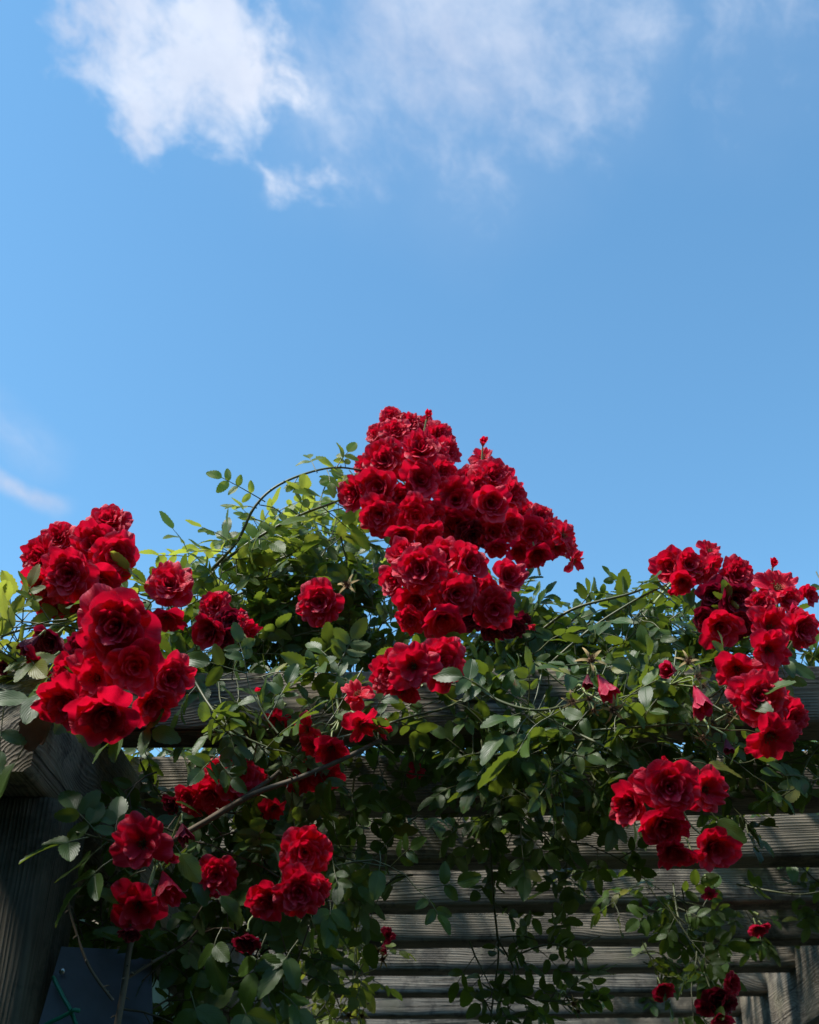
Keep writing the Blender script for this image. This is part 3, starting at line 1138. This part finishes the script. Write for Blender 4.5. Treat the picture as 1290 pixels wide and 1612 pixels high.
cluster('tall top cluster of densely packed bright red roses at the peak', 7, 2.12, (650, 870, 2.3),
  [(617,657,19,'full',0,.7,.12), (623,679,24,'full',-.1,.5,.08), (592,684,17,'full',-.7,.4,.12), (606,725,32,'full',-.15,.2), (662,708,28,'cup',.1,.7,.0), (663,756,31,'cup',.15,.1),
   (597,766,30,'cup',-.3,.0), (560,777,27,'cup',-1.,.0,.05), (598,810,31,'full',-.2,-.2), (654,810,29,'full',.1,-.2), (682,812,22,'full',.6,-.2,.04), (696,745,26,'full',.5,.1,.05),
   (676,842,22,'full',.3,-.5,.02), (634,842,24,'cup',-.1,-.7,.04), (645,668,21,'full',.1,.7,.13), (668,673,20,'full',.2,.6,.14), (692,684,23,'full',.5,.5,.13), (705,710,22,'full',.7,.3,.12),
   (630,785,24,'full',0,0,.03), (640,735,22,'full',0,.3,.04), (575,735,20,'full',-.8,.3,.07), (702,775,22,'full',.5,0,.06), (690,715,20,'full',.4,.4,.09)])
cluster('second dark cluster of crimson roses to the right of the top one', 8, 2.18, (740, 880, 2.32),
  [(760,719,23,'loose',.1,1.3,.10), (778,750,29,'full',.3,.5,.05), (718,786,32,'cup',-.1,.1,0), (773,791,28,'cup',.1,.0,-.02), (808,778,24,'full',.8,.2,.05), (737,752,22,'full',-.2,.5,.06),
   (717,822,30,'cup',-.1,-.5,.02,), (745,842,26,'full',0,-.6,.03,'wilt'), (778,837,27,'full',.1,-.3), (803,828,24,'full',.6,-.2,.03), (783,860,18,'cup',.1,-.8,.03), (700,842,20,'cup',-.3,-.6,.05,'wilt'), (748,812,24,'full',0,-.2,.02), (752,765,24,'full',0,.2,.05)])
cluster('loose trailing cluster of open roses sloping down right of the dark one, against sky', 9, 2.25, (850, 905, 2.35),
  [(823,808,21,'full',-.1,.5), (836,838,24,'cup',-.1,-.1), (851,814,21,'full',.3,.5), (871,824,17,'loose',.4,.8), (888,842,24,'loose',.8,.3), (906,884,21,'loose',1.,-.5),
   (818,866,20,'cup',-.1,-.6), (845,872,20,'cup',.1,-.7), (877,862,20,'loose',.4,-.3), (858,843,20,'full',.1,0,.03), (896,860,18,'loose',.9,0)])
cluster('round bright cluster of roses in the centre, just under the top ones', 10, 2.02, (690, 1010, 2.2),
  [(662,896,37,'full',-.2,.15,-.03), (635,872,24,'cup',-.4,.6,.03), (624,913,26,'cup',-.9,0,.03), (700,877,28,'cup',.0,.5,.02), (738,886,29,'cup',.5,.35,.02), (657,946,32,'cup',-.2,-.2), (718,935,32,'full',.2,0),
   (648,975,23,'full',-.3,-.5,.03), (697,973,31,'cup',.1,-.6,.01), (738,925,22,'full',.7,-.1,.04), (690,915,26,'full',.1,.1,.01)])
cluster('smaller side cluster with upright roses, right of the round centre cluster', 11, 2.10, (790, 1010, 2.25),
  [(800,908,26,'cup',.3,.5,.02), (778,958,31,'full',.1,0,-.02), (762,930,24,'cup',-.1,.2,.03), (740,968,26,'cup',-.4,-.2,.04,'wilt'), (806,985,19,'cup',.3,-.4,.04,'wilt'), (775,990,20,'cup',0,-.8,.04,'wilt'), (822,980,16,'full',.8,-.2,.05,'wilt')])
cluster('three fully open bright red roses side by side below the centre', 12, 1.90, (665, 1080, 2.02),
  [(614,1060,32,'full',-.5,.05), (650,1050,40,'open',-.1,.1,-.02), (695,1043,38,'full',.35,.05), (640,1080,24,'cup',-.2,-.7,.03)])
cluster('drooping cluster on long pale stalks with nodding petals, left of the three open roses', 13, 1.90, (525, 1085, 2.02),
  [(563,1092,26,'loose',.1,1.2), (482,1148,26,'loose',-.8,-.2), (521,1180,30,'open',.0,-.6), (572,1142,30,'loose',.7,-.6), (494,1172,18,'cup',-.5,-.6), (600,1148,14,'bud',.9,-.4)])
cluster('shaded roses behind the thick slanting cane', 14, 2.05, (510, 1190, 2.12),
  [(505,1218,32,'full',.1,-.3), (470,1228,20,'cup',-.3,-.3)])
cluster('shaded crumpled cluster above the slanting cane, left of centre', 15, 2.0, (330, 1190, 2.12),
  [(333,1252,32,'full',-.1,-.2), (375,1226,32,'full',.3,.4), (300,1255,24,'cup',-.5,-.1), (345,1218,26,'full',-.1,.6), (430,1275,24,'loose',.7,-.7), (395,1230,20,'cup',.8,.1), (272,1265,16,'cup',-.6,-.3,.04,'wilt')])
cluster('open red rose over a cupped one with two buds, in front of the dark post', 16, 1.85, (250, 1300, 2.0),
  [(222,1329,46,'open',-.1,.25,-.02), (217,1427,44,'open',.0,-.15), (263,1392,22,'bud',.5,-.5), (268,1352,13,'bud',.6,.6), (205,1466,17,'cup',0,-.8,.04,'wilt'), (288,1310,17,'bud',.3,-.9,.05,'wilt')])
cluster('single dim rose hidden in the dark leaves at lower left', 17, 2.0, (350, 1340, 2.1),
  [(341,1377,31,'full',0,.2)], cat='rose')
cluster('deep red shaded cluster of full roses low on the left, right of the dim rose', 18, 1.92, (400, 1330, 2.05),
  [(480,1341,37,'full',.2,.1), (470,1402,36,'full',.1,0,-.02), (423,1414,32,'cup',-.4,-.2), (497,1402,24,'full',.7,-.1), (388,1478,22,'cup',-.1,-.8,.06,'wilt'), (505,1350,18,'full',.9,0,.04)])
cluster('small torn rose half hidden in the leaves on the front slat', 19, 2.02, (450, 1110, 2.1),
  [(432,1132,18,'loose',-.3,-.5), (456,1138,12,'loose',.6,-.2), (408,1090,8,'bud',.3,.4)], cat='rose')
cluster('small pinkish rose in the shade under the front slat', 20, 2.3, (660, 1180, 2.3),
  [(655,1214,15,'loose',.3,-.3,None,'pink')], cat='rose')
cluster('upper right cluster of opening roses with one pointing to the sky', 21, 2.08, (1030, 950, 2.2),
  [(1055,893,27,'cup',-.4,.3), (1083,889,25,'cup',.2,.3), (1117,866,22,'loose',.5,1.2), (1073,914,20,'cup',0,-.5), (1122,892,22,'loose',.7,-.2), (1098,902,18,'cup',.3,-.2,.03)])
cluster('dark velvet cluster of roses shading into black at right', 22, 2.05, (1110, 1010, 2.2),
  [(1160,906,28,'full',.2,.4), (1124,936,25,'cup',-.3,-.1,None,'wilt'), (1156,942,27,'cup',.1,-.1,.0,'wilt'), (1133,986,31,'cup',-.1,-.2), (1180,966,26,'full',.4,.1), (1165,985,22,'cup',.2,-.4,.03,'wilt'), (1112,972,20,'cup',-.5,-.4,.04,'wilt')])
cluster('cluster of wide open roses at the right edge above the slat', 23, 2.0, (1230, 1040, 2.15),
  [(1225,924,38,'loose',.1,1.2), (1272,937,17,'cup',.7,.2), (1198,949,19,'full',-.1,.3), (1213,985,34,'open',.1,.3), (1210,1022,34,'open',0,-.1,-.03), (1262,990,30,'full',.5,0), (1238,945,18,'cup',.2,.1,.04), (1248,965,14,'bud',.3,.7,.02,'pink')])
cluster('string of open roses with visible stamens hanging down over the slat at right', 24, 1.95, (1140, 1130, 2.08),
  [(1160,1055,34,'open',-.2,-.3,.03), (1195,1098,42,'full',-.05,.3,-.03), (1246,1132,31,'full',.6,-.1), (1213,1160,42,'loose',.0,-.5,-.02), (1222,1110,26,'cup',.4,.1,.03)])
cluster('bright cluster of large roses hanging alone before the bare slats at lower right', 25, 1.88, (1090, 1190, 2.05),
  [(1053,1238,42,'full',-.05,.15,-.02), (993,1266,31,'cup',-.7,.0,.02), (1112,1243,35,'open',.4,.2,.02), (1046,1296,34,'cup',-.1,-.35), (1062,1338,29,'cup',-.1,-.6,.03), (1124,1333,34,'cup',.2,-.15), (1093,1350,18,'loose',.2,-.8,.04), (1016,1232,24,'full',-.4,.4,.03)])
FAR = 'distant roses under the slats'
cluster('far blurred red rose under the slats, above the lower right ones', 26, 3.2, (1110, 1380, 3.2), [(1117,1407,13,'loose',.1,-.4,None,'pink')], FAR, 'rose')
cluster('far red rose peeping from behind a slat at the right edge', 27, 3.5, (1195, 1440, 3.5), [(1192,1461,13,'cup',0,-.5,None,'pink'), (1203,1459,9,'cup',.4,-.4,None,'pink')], FAR, 'rose')
cluster('single far rose dangling near the bottom right', 28, 3.0, (1040, 1530, 3.05), [(1043,1556,16,'cup',.1,-.3,None,'pink'), (1037,1572,10,'loose',-.2,-.8,None,'pink')], FAR, 'rose')
cluster('dark far cluster of small roses beside the right side beam at the bottom', 29, 2.95, (1120, 1530, 3.0),
  [(1130,1572,20,'cup',0,0,None,'wilt'), (1153,1548,15,'full',.5,.4,None,'pink'), (1111,1586,15,'cup',-.5,-.3,None,'pink'), (1136,1602,17,'cup',0,-.6,None,'pink'), (1148,1580,15,'full',.5,0,None,'wilt')], FAR)
cluster('small pink rose low in the centre, upper of two before the pale slats', 30, 2.85, (545, 1395, 2.9), [(560,1410,14,'loose',.2,.5,None,'pink')], FAR, 'rose')
cluster('small pink rose low in the centre, lower of two before the pale slats', 31, 2.85, (580, 1480, 2.9), [(610,1472,13,'loose',.3,.6,None,'pink'), (604,1492,9,'bud',0,-.7,None,'pink')], FAR, 'rose')

spent_cluster('group of dry star-shaped seed heads with a pink bud, right of centre', 51, 1.80, (905, 1090, 2.08),
  [(931,1040,22,.0,.9), (902,1104,16,-.5,.1), (928,1100,14,0,0), (964,1116,22,.4,-.3), (935,1118,12,0,-.4)], [(950,1078,17,.4,-.9,'pink'), (925,1070,9,-.2,-.9,'wilt')])
spent_cluster('dry seed heads above two pink buds in front of the right leaves', 52, 1.80, (1010, 1090, 2.1),
  [(1083,1042,18,.1,1.), (1098,1066,18,.3,.4), (1105,1080,14,.3,.2)], [(1056,1055,14,-.9,.2,'pink'), (1101,1098,19,.2,-.9,'pink')])
spent_cluster('brown spent heads beside the hanging open roses at right', 53, 1.82, (1090, 1130, 2.1),
  [(1108,1160,14), (1150,1125,16,-.6,-.2), (1122,1135,10)], [(1145,1172,9,0,-.9,'wilt')])
spent_cluster('single brown spent head among the dark leaves left of centre', 54, 2.12, (560, 900, 2.2), [(548,922,17,-.3,.6)])
spent_cluster('orange-brown spent heads in the shade at lower left', 55, 2.1, (420, 1345, 2.15), [(405,1321,18,.2,.5), (418,1335,12,.3,.2)])
spent_cluster('brown far seed heads before the pale slats below the pink roses', 56, 2.85, (540, 1440, 2.9), [(562,1438,13), (550,1450,11), (578,1446,12), (585,1502,13), (602,1510,12), (595,1498,10), (550,1598,12), (570,1600,11)])
spent_cluster('dry seed heads at the tip of the dark hanging branch', 57, 2.6, (880, 1565, 2.6), [(902,1580,12), (912,1592,9)])

#@SHOOTS
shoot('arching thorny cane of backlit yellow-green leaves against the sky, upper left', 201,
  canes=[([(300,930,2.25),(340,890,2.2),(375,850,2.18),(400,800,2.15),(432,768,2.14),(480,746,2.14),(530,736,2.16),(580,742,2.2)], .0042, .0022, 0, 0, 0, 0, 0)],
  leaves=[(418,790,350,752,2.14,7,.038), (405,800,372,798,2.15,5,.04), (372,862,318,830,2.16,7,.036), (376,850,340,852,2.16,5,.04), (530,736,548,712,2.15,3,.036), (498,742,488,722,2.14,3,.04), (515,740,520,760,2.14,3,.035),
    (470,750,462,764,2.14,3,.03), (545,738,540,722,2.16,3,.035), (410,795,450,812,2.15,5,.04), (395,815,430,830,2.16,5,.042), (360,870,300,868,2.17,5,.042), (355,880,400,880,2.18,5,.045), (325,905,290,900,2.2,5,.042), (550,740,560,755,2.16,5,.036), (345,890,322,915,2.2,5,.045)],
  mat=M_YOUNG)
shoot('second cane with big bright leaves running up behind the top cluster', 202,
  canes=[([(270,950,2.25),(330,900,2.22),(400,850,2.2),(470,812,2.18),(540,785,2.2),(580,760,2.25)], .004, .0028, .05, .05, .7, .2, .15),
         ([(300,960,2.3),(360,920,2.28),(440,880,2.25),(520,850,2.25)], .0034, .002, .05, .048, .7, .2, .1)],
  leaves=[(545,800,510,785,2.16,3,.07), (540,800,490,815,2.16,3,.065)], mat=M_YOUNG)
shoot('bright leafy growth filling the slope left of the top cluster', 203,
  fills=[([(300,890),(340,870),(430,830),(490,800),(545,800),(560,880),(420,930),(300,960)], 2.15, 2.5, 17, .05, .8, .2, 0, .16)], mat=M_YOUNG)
shoot('dark glossy leaves under the left side of the top cluster', 204,
  fills=[([(430,850),(540,810),(620,850),(640,1000),(590,1060),(440,1060),(400,960)], 2.2, 2.55, 62, .045, .7, .45, 0.02, .15)])
shoot('leaves behind and below the small fading cluster at left', 205,
  fills=[([(290,930),(420,920),(440,1050),(300,1060),(270,1000)], 2.2, 2.5, 28, .046, .7, .4, 0.02, .15)])
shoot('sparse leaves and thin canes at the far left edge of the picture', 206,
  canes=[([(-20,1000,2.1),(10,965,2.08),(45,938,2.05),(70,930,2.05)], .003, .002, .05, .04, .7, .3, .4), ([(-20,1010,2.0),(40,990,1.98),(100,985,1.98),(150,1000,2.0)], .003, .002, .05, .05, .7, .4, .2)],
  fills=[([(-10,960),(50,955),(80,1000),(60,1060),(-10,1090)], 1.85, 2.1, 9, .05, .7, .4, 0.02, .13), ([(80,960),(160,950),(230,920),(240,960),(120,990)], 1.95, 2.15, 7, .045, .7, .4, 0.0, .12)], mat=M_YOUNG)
shoot('leaves under the large low cluster over the beam end', 207,
  canes=[([(0,1085,1.84),(50,1095,1.84),(100,1085,1.83),(160,1110,1.84),(215,1135,1.86)], .0026, .0018, 0, 0, 0, 0, 0)],
  leaves=[(110,1085,45,1100,1.78,3,.07), (95,1100,120,1130,1.8,3,.065), (200,1150,185,1160,1.8,3,.06), (215,1140,240,1150,1.82,3,.055), (95,1030,110,1075,1.8,3,.055), (60,1140,25,1200,1.82,1,.075), (10,1090,0,1180,1.8,3,.06), (130,950,125,950,1.85,1,.05), (225,1010,250,1000,1.85,3,.05)], thorns=False)
shoot('thick mass of leaves below the loose trailing cluster, right of centre', 408,
  canes=[([(830,1010,2.2),(900,960,2.15),(990,935,2.12),(1040,915,2.12)], .0036, .0024, .06, .046, .7, .3, .2), ([(860,1050,2.15),(930,990,2.12),(1000,945,2.1),(1050,920,2.1)], .003, .002, .06, .046, .7, .3, .3)],
  fills=[([(800,945),(870,945),(930,965),(960,990),(950,1060),(720,1070),(760,1010)], 2.2, 2.55, 48, .043, .7, .4, 0.07, .14)])
shoot('airy leaves with sky showing through, left of the upper right cluster', 409,
  fills=[([(900,985),(985,945),(1040,945),(1100,950),(1130,1040),(1100,1060),(900,1060)], 2.2, 2.55, 42, .042, .75, .3, 0.07, .14)])
shoot('leaves among the right edge roses above the slat', 210,
  fills=[([(1120,980),(1180,1000),(1260,1030),(1290,1040),(1290,1060),(1120,1060)], 2.1, 2.35, 9, .045, .7, .4, 0, .12)],
  leaves=[(1215,1030,1245,1045,2.0,3,.05), (1230,1050,1240,1075,2.0,3,.05), (1285,900,1295,935,2.1,3,.04)])
shoot('dense dark leaves spilling over the front slat, right of centre', 211,
  fills=[([(730,1040),(960,1040),(1000,1130),(910,1210),(800,1220),(730,1150)], 1.94, 2.08, 22, .044, .5, .8, 0.05, .14)])
shoot('large glossy leaves hanging in front of the centre of the second slat', 212,
  canes=[([(730,1070,1.93),(790,1105,1.9),(850,1118,1.89),(910,1105,1.91),(965,1085,1.94)], .003, .002, 0, 0, 0, 0, 0)],
  leaves=[(880,1120,815,1185,1.88,3,.085), (800,1150,790,1160,1.88,3,.06), (870,1130,880,1160,1.9,3,.05), (780,1100,730,1065,1.9,5,.055), (960,1090,900,1150,1.92,3,.05), (830,1120,800,1130,1.9,3,.05)],
  fills=[([(740,1190),(870,1190),(860,1270),(780,1290)], 2.05, 2.25, 12, .045, .4, .7, 0.12, .14)])
shoot('scattered leaves over the left part of the front slat', 213,
  canes=[([(300,1060,2.05),(330,1110,2.0),(365,1150,1.98),(430,1180,1.98)], .003, .002, .05, .046, .6, .6, .1)],
  fills=[([(300,1070),(420,1060),(450,1120),(430,1190),(330,1200),(300,1130)], 1.96, 2.08, 7, .046, .5, .7, 0.04, .13)])
shoot('leaves trailing across the front slat beneath the three open roses', 214,
  canes=[([(500,1170,1.98),(580,1150,1.97),(640,1130,1.97),(700,1115,1.98),(730,1100,2.02)], .003, .002, .05, .04, .6, .6, .2)],
  fills=[([(430,1050),(600,1060),(700,1100),(720,1130),(640,1200),(480,1210),(430,1120)], 2.0, 2.1, 8, .042, .5, .7, 0.06, .13)])
shoot('thick old cane slanting up across the lower left with few leaves', 215,
  canes=[([(260,1330,2.0),(330,1290,1.98),(400,1250,1.96),(470,1225,1.95),(540,1195,1.94),(600,1165,1.96)], .0060, .0040, 0, 0, 0, 0, 0),
         ([(330,1290,1.99),(400,1245,2.0),(440,1215,2.0),(480,1170,2.02)], .006, .003, 0, 0, 0, 0, 0)], 
  leaves=[(440,1190,450,1215,1.97,3,.045), (500,1210,515,1240,2.0,3,.045)], cane_mat=M_OLD)
shoot('dim leaves hanging below the front slat, left of centre', 216,
  fills=[([(470,1190),(620,1200),(630,1280),(605,1370),(540,1390),(500,1300)], 2.05, 2.3, 10, .042, .4, .6, 0.12, .16)],
  leaves=[(598,1340,597,1370,2.0,1,.05)])
shoot('leaves in front of the right half of the front slat, among the seed heads', 217,
  canes=[([(930,1150,2.0),(1000,1145,1.97),(1080,1140,1.96),(1150,1150,1.97)], .0026, .0018, .05, .045, .5, .7, .2), ([(900,1150,2.05),(960,1180,2.0),(1010,1215,1.97),(1060,1235,1.95)], .003, .0022, 0, 0, 0, 0, 0)],
  fills=[([(960,1060),(1120,1060),(1150,1120),(1140,1200),(1000,1190),(960,1150)], 2.0, 2.1, 18, .043, .5, .7, 0.05, .13), ([(890,1170),(1000,1160),(1000,1230),(920,1250)], 2.0, 2.2, 4, .045, .4, .6, .1, .12)],
  leaves=[(1090,1200,1115,1205,1.92,1,.06), (1060,1195,1090,1198,1.92,1,.05), (1155,1170,1157,1180,1.92,1,.06), (1110,1270,1130,1290,1.95,1,.05)])
shoot('few dark leaves at the right edge below the string of open roses', 218,
  fills=[([(1240,1180),(1290,1180),(1290,1250),(1250,1250)], 2.05, 2.3, 4, .045, .4, .6, .1, .12)])
shoot('pale green leaves sticking out left of the open rose by the dark post', 219,
  canes=[([(250,1340,1.95),(200,1330,1.9),(160,1320,1.88),(120,1310,1.87)], .0026, .0018, 0, 0, 0, 0, 0)],
  leaves=[(160,1320,120,1275,1.87,5,.055), (140,1318,95,1330,1.87,3,.06), (200,1340,130,1395,1.86,3,.06), (180,1330,185,1290,1.88,5,.05), (170,1325,130,1360,1.87,3,.05), (215,1440,190,1420,1.9,1,.05), (275,1330,285,1345,1.85,1,.05), (230,1370,200,1385,1.88,3,.045)])
shoot('hanging dark leaf mass at lower left, around the shaded roses', 220,
  canes=[([(180,1640,1.95),(195,1560,1.95),(208,1480,1.95),(240,1400,1.98)], .0058, .0045, 0, 0, 0, 0, 0), ([(178,1575,1.94),(140,1520,1.92),(115,1450,1.92),(108,1420,1.92)], .0026, .002, 0, 0, 0, 0, 0), ([(200,1540,1.97),(240,1515,1.98),(275,1495,2.0)], .003, .002, 0, 0, 0, 0, 0)],
  fills=[([(200,1180),(280,1180),(470,1250),(545,1380),(480,1480),(400,1612),(260,1612),(245,1500),(300,1330),(190,1230)], 2.05, 2.4, 54, .046, .45, .6, 0.10, .15), ([(95,1390),(200,1380),(235,1490),(95,1490)], 2.3, 2.6, 16, .045, .4, .6, .1, .14)], cane_mat=M_OLD)
shoot('large leaves low on the left in front of the pale slats', 221,
  leaves=[(470,1480,445,1520,2.0,3,.06), (490,1440,500,1470,2.0,3,.055), (420,1470,400,1530,2.0,3,.06), (350,1460,335,1500,2.0,3,.06), (520,1420,520,1440,2.0,3,.055), (340,1400,348,1410,1.95,1,.055), (300,1560,310,1600,1.98,3,.07), (440,1560,470,1590,1.98,3,.06), (380,1580,390,1605,1.97,3,.06)])
shoot('long leafy tendril hanging straight down before the pale slats in the centre', 222,
  canes=[([(775,1230,2.62),(773,1330,2.6),(778,1420,2.6),(785,1500,2.6),(778,1560,2.6),(770,1630,2.6)], .003, .002, .035, .042, .3, .4, .05), ([(785,1480,2.6),(810,1530,2.6),(800,1580,2.6),(812,1630,2.6)], .0024, .0018, .035, .042, .3, .4, .05)],
  fills=[([(760,1460),(820,1440),(850,1520),(820,1612),(760,1612)], 2.55, 2.65, 4, .04, .3, .4, .12, .12)])
shoot('side branch of dark leaves reaching right from the hanging tendril', 223,
  canes=[([(800,1510,2.6),(850,1490,2.6),(890,1490,2.6),(920,1530,2.6)], .0022, .0016, .035, .042, .3, .4, 0), ([(800,1560,2.62),(850,1575,2.6),(900,1575,2.6)], .002, .0015, .04, .04, .3, .4, 0)],
  fills=[([(830,1470),(930,1490),(930,1560),(860,1612),(820,1560)], 2.55, 2.65, 2, .042, .3, .4, .1, .12)])
shoot('dim leaves hanging in front of the third slat, right of centre', 224,
  fills=[([(790,1290),(930,1290),(940,1340),(900,1400),(800,1370)], 2.62, 2.8, 5, .042, .3, .5, .12, .14)])
shoot('far blurred leaves hanging under the slats, left of the bottom right roses', 225,
  canes=[([(1060,1390,3.3),(1070,1450,3.25),(1100,1510,3.1),(1120,1560,3.0)], .003, .002, .04, .045, .3, .4, 0), ([(1010,1480,3.0),(1030,1520,3.0),(1042,1550,3.0)], .002, .0015, .04, .035, .3, .4, 0)],
  fills=[([(950,1395),(1110,1395),(1110,1440),(1000,1450)], 3.0, 3.4, 5, .045, .3, .4, .08, .15), ([(1010,1450),(1110,1450),(1130,1530),(1060,1550)], 3.0, 3.3, 7, .045, .3, .4, .1, .15)])
shoot('dark leaves under the fourth slat at the right edge', 226,
  canes=[([(1160,1392,3.1),(1210,1402,3.05),(1260,1408,3.02),(1310,1400,3.0)], .003, .002, .06, .042, .3, .4, .2)],
  fills=[([(1180,1390),(1300,1390),(1300,1430),(1220,1445)], 2.9, 3.2, 4, .045, .3, .4, .08, .15)])
shoot('far bright little leaves around the two small pink roses', 227,
  canes=[([(520,1390,3.2),(540,1450,3.15),(570,1490,3.1),(600,1495,3.1)], .0024, .0018, .05, .042, .4, .4, 0), ([(500,1480,3.2),(520,1540,3.2),(540,1600,3.2)], .0024, .0018, .05, .042, .4, .4, 0)],
  fills=[([(480,1460),(560,1460),(560,1510),(500,1560)], 3.1, 3.4, 7, .042, .4, .4, .06, .14), ([(440,1520),(560,1540),(560,1620),(440,1620)], 2.7, 3.2, 8, .04, .3, .4, .1, .14)], mat=M_YOUNG)
# growth on the pergola roof seen through the gaps, partly added to shade below
rnd = random.Random(9)
mb, st = MB(), MB()
for i in range(340):
    p = Vector((rnd.uniform(X_L - .1, X_R + .1), SL_Y0 + 0.13 + 1.9 * rnd.random() ** 1.8, Z0 + SL_H * rnd.uniform(0.8, 2.6)))
    if p.y < 2.7:
        p.z = min(p.z, Z0 + SL_H * 1.25)
    twig(mb, st, rnd, p, Vector((rnd.gauss(0, 1), rnd.gauss(0, 1), rnd.gauss(0, .3))), 0.18, .036, .05, .8, .1, 0.02)
for i in range(110):  # twigs added over the right beam to keep sun stripes off it
    p = Vector((rnd.uniform(0.75, 1.55), rnd.uniform(3.4, 6.6), Z0 + SL_H * rnd.uniform(1.1, 2.4)))
    twig(mb, st, rnd, p, Vector((rnd.gauss(0, 1), rnd.gauss(0, 1), rnd.gauss(0, .2))), 0.2, .036, .055, .9, .0, 0.0)
for i in range(34):      # low runners filling the slot behind the front slat
    twig(mb, st, rnd, P(rnd.uniform(190, 1300), rnd.uniform(1160, 1182), rnd.uniform(2.32, 2.5)), Vector((rnd.choice((-1, 1)), rnd.gauss(0, .3), 0.15)), 0.10, .034, .032, .8, .2, 0.0)
e = empty('rose_shoot', (0.2, SL_Y0 + .6, Z0 + SL_H), 'leafy growth lying over the top of the slats behind the front one, partly added to shade the beams', 'rose shoot')
mb.build('foliage', M_LEAF, e)
st.build('cane', M_CANE, e)

#@SMALL
# dead brown leaf stuck to the beam end
mb = MB()
rnd = random.Random(4)
add_leaflet(mb, rnd, P(62, 1105, 1.80), P(48, 1170, 1.80) - P(62, 1105, 1.80), Vector((.3, -1, 0.1)), 0.085)
add_leaflet(mb, rnd, P(70, 1112, 1.81), P(66, 1165, 1.81) - P(70, 1112, 1.81), Vector((-.4, -1, 0.1)), 0.07)
tag(mb.build('dead_leaf', M_BROWN), 'curled dead brown leaf caught on the end of the side beam', 'dead leaf')

# dark metal plate on the post, with its screw, and the green tie round it
def quad_box(mb, c, th):
    """c: four corners (front, anticlockwise); th: thickness vector"""
    v = [tuple(p) for p in c] + [tuple(Vector(p) + th) for p in c]
    mb.add(v, [(0, 1, 2, 3), (7, 6, 5, 4), (0, 4, 5, 1), (1, 5, 6, 2), (2, 6, 7, 3), (3, 7, 4, 0)])
plate_c = [P(30, 1720, 2.02), P(243, 1720, 2.08), P(238, 1497, 2.10), P(97, 1490, 2.06)]
pe = empty('metal_plate', plate_c[0], 'dark blue-grey metal plate screwed to the shaded left post', 'metal plate')
mb = MB()
quad_box(mb, plate_c, Vector((0, 0.004, 0)))
mb.build('plate', M_PLATE, pe, smooth=False)
mb = MB()
mb.ball(P(98, 1529, 2.045), 0.0055, 10, 6, 0.5, Vector((0, -1, -.2)))
mb.build('screw', M_STEEL, pe)
mb = MB()
for pts in ([(84, 1538, 2.03), (100, 1570, 2.02), (112, 1592, 2.015), (130, 1640, 2.02)], [(114, 1592, 2.01), (95, 1602, 2.015), (70, 1615, 2.02), (50, 1640, 2.03)], [(110, 1594, 2.005), (116, 1590, 2.0), (126, 1591, 2.005)]):
    mb.tube(smooth_line([P(*q) for q in pts], 5), 0.0035, 0.0035, 8)
tag(mb.build('garden_tie', M_WIRE), 'green plastic garden tie knotted in front of the dark plate', 'garden tie')
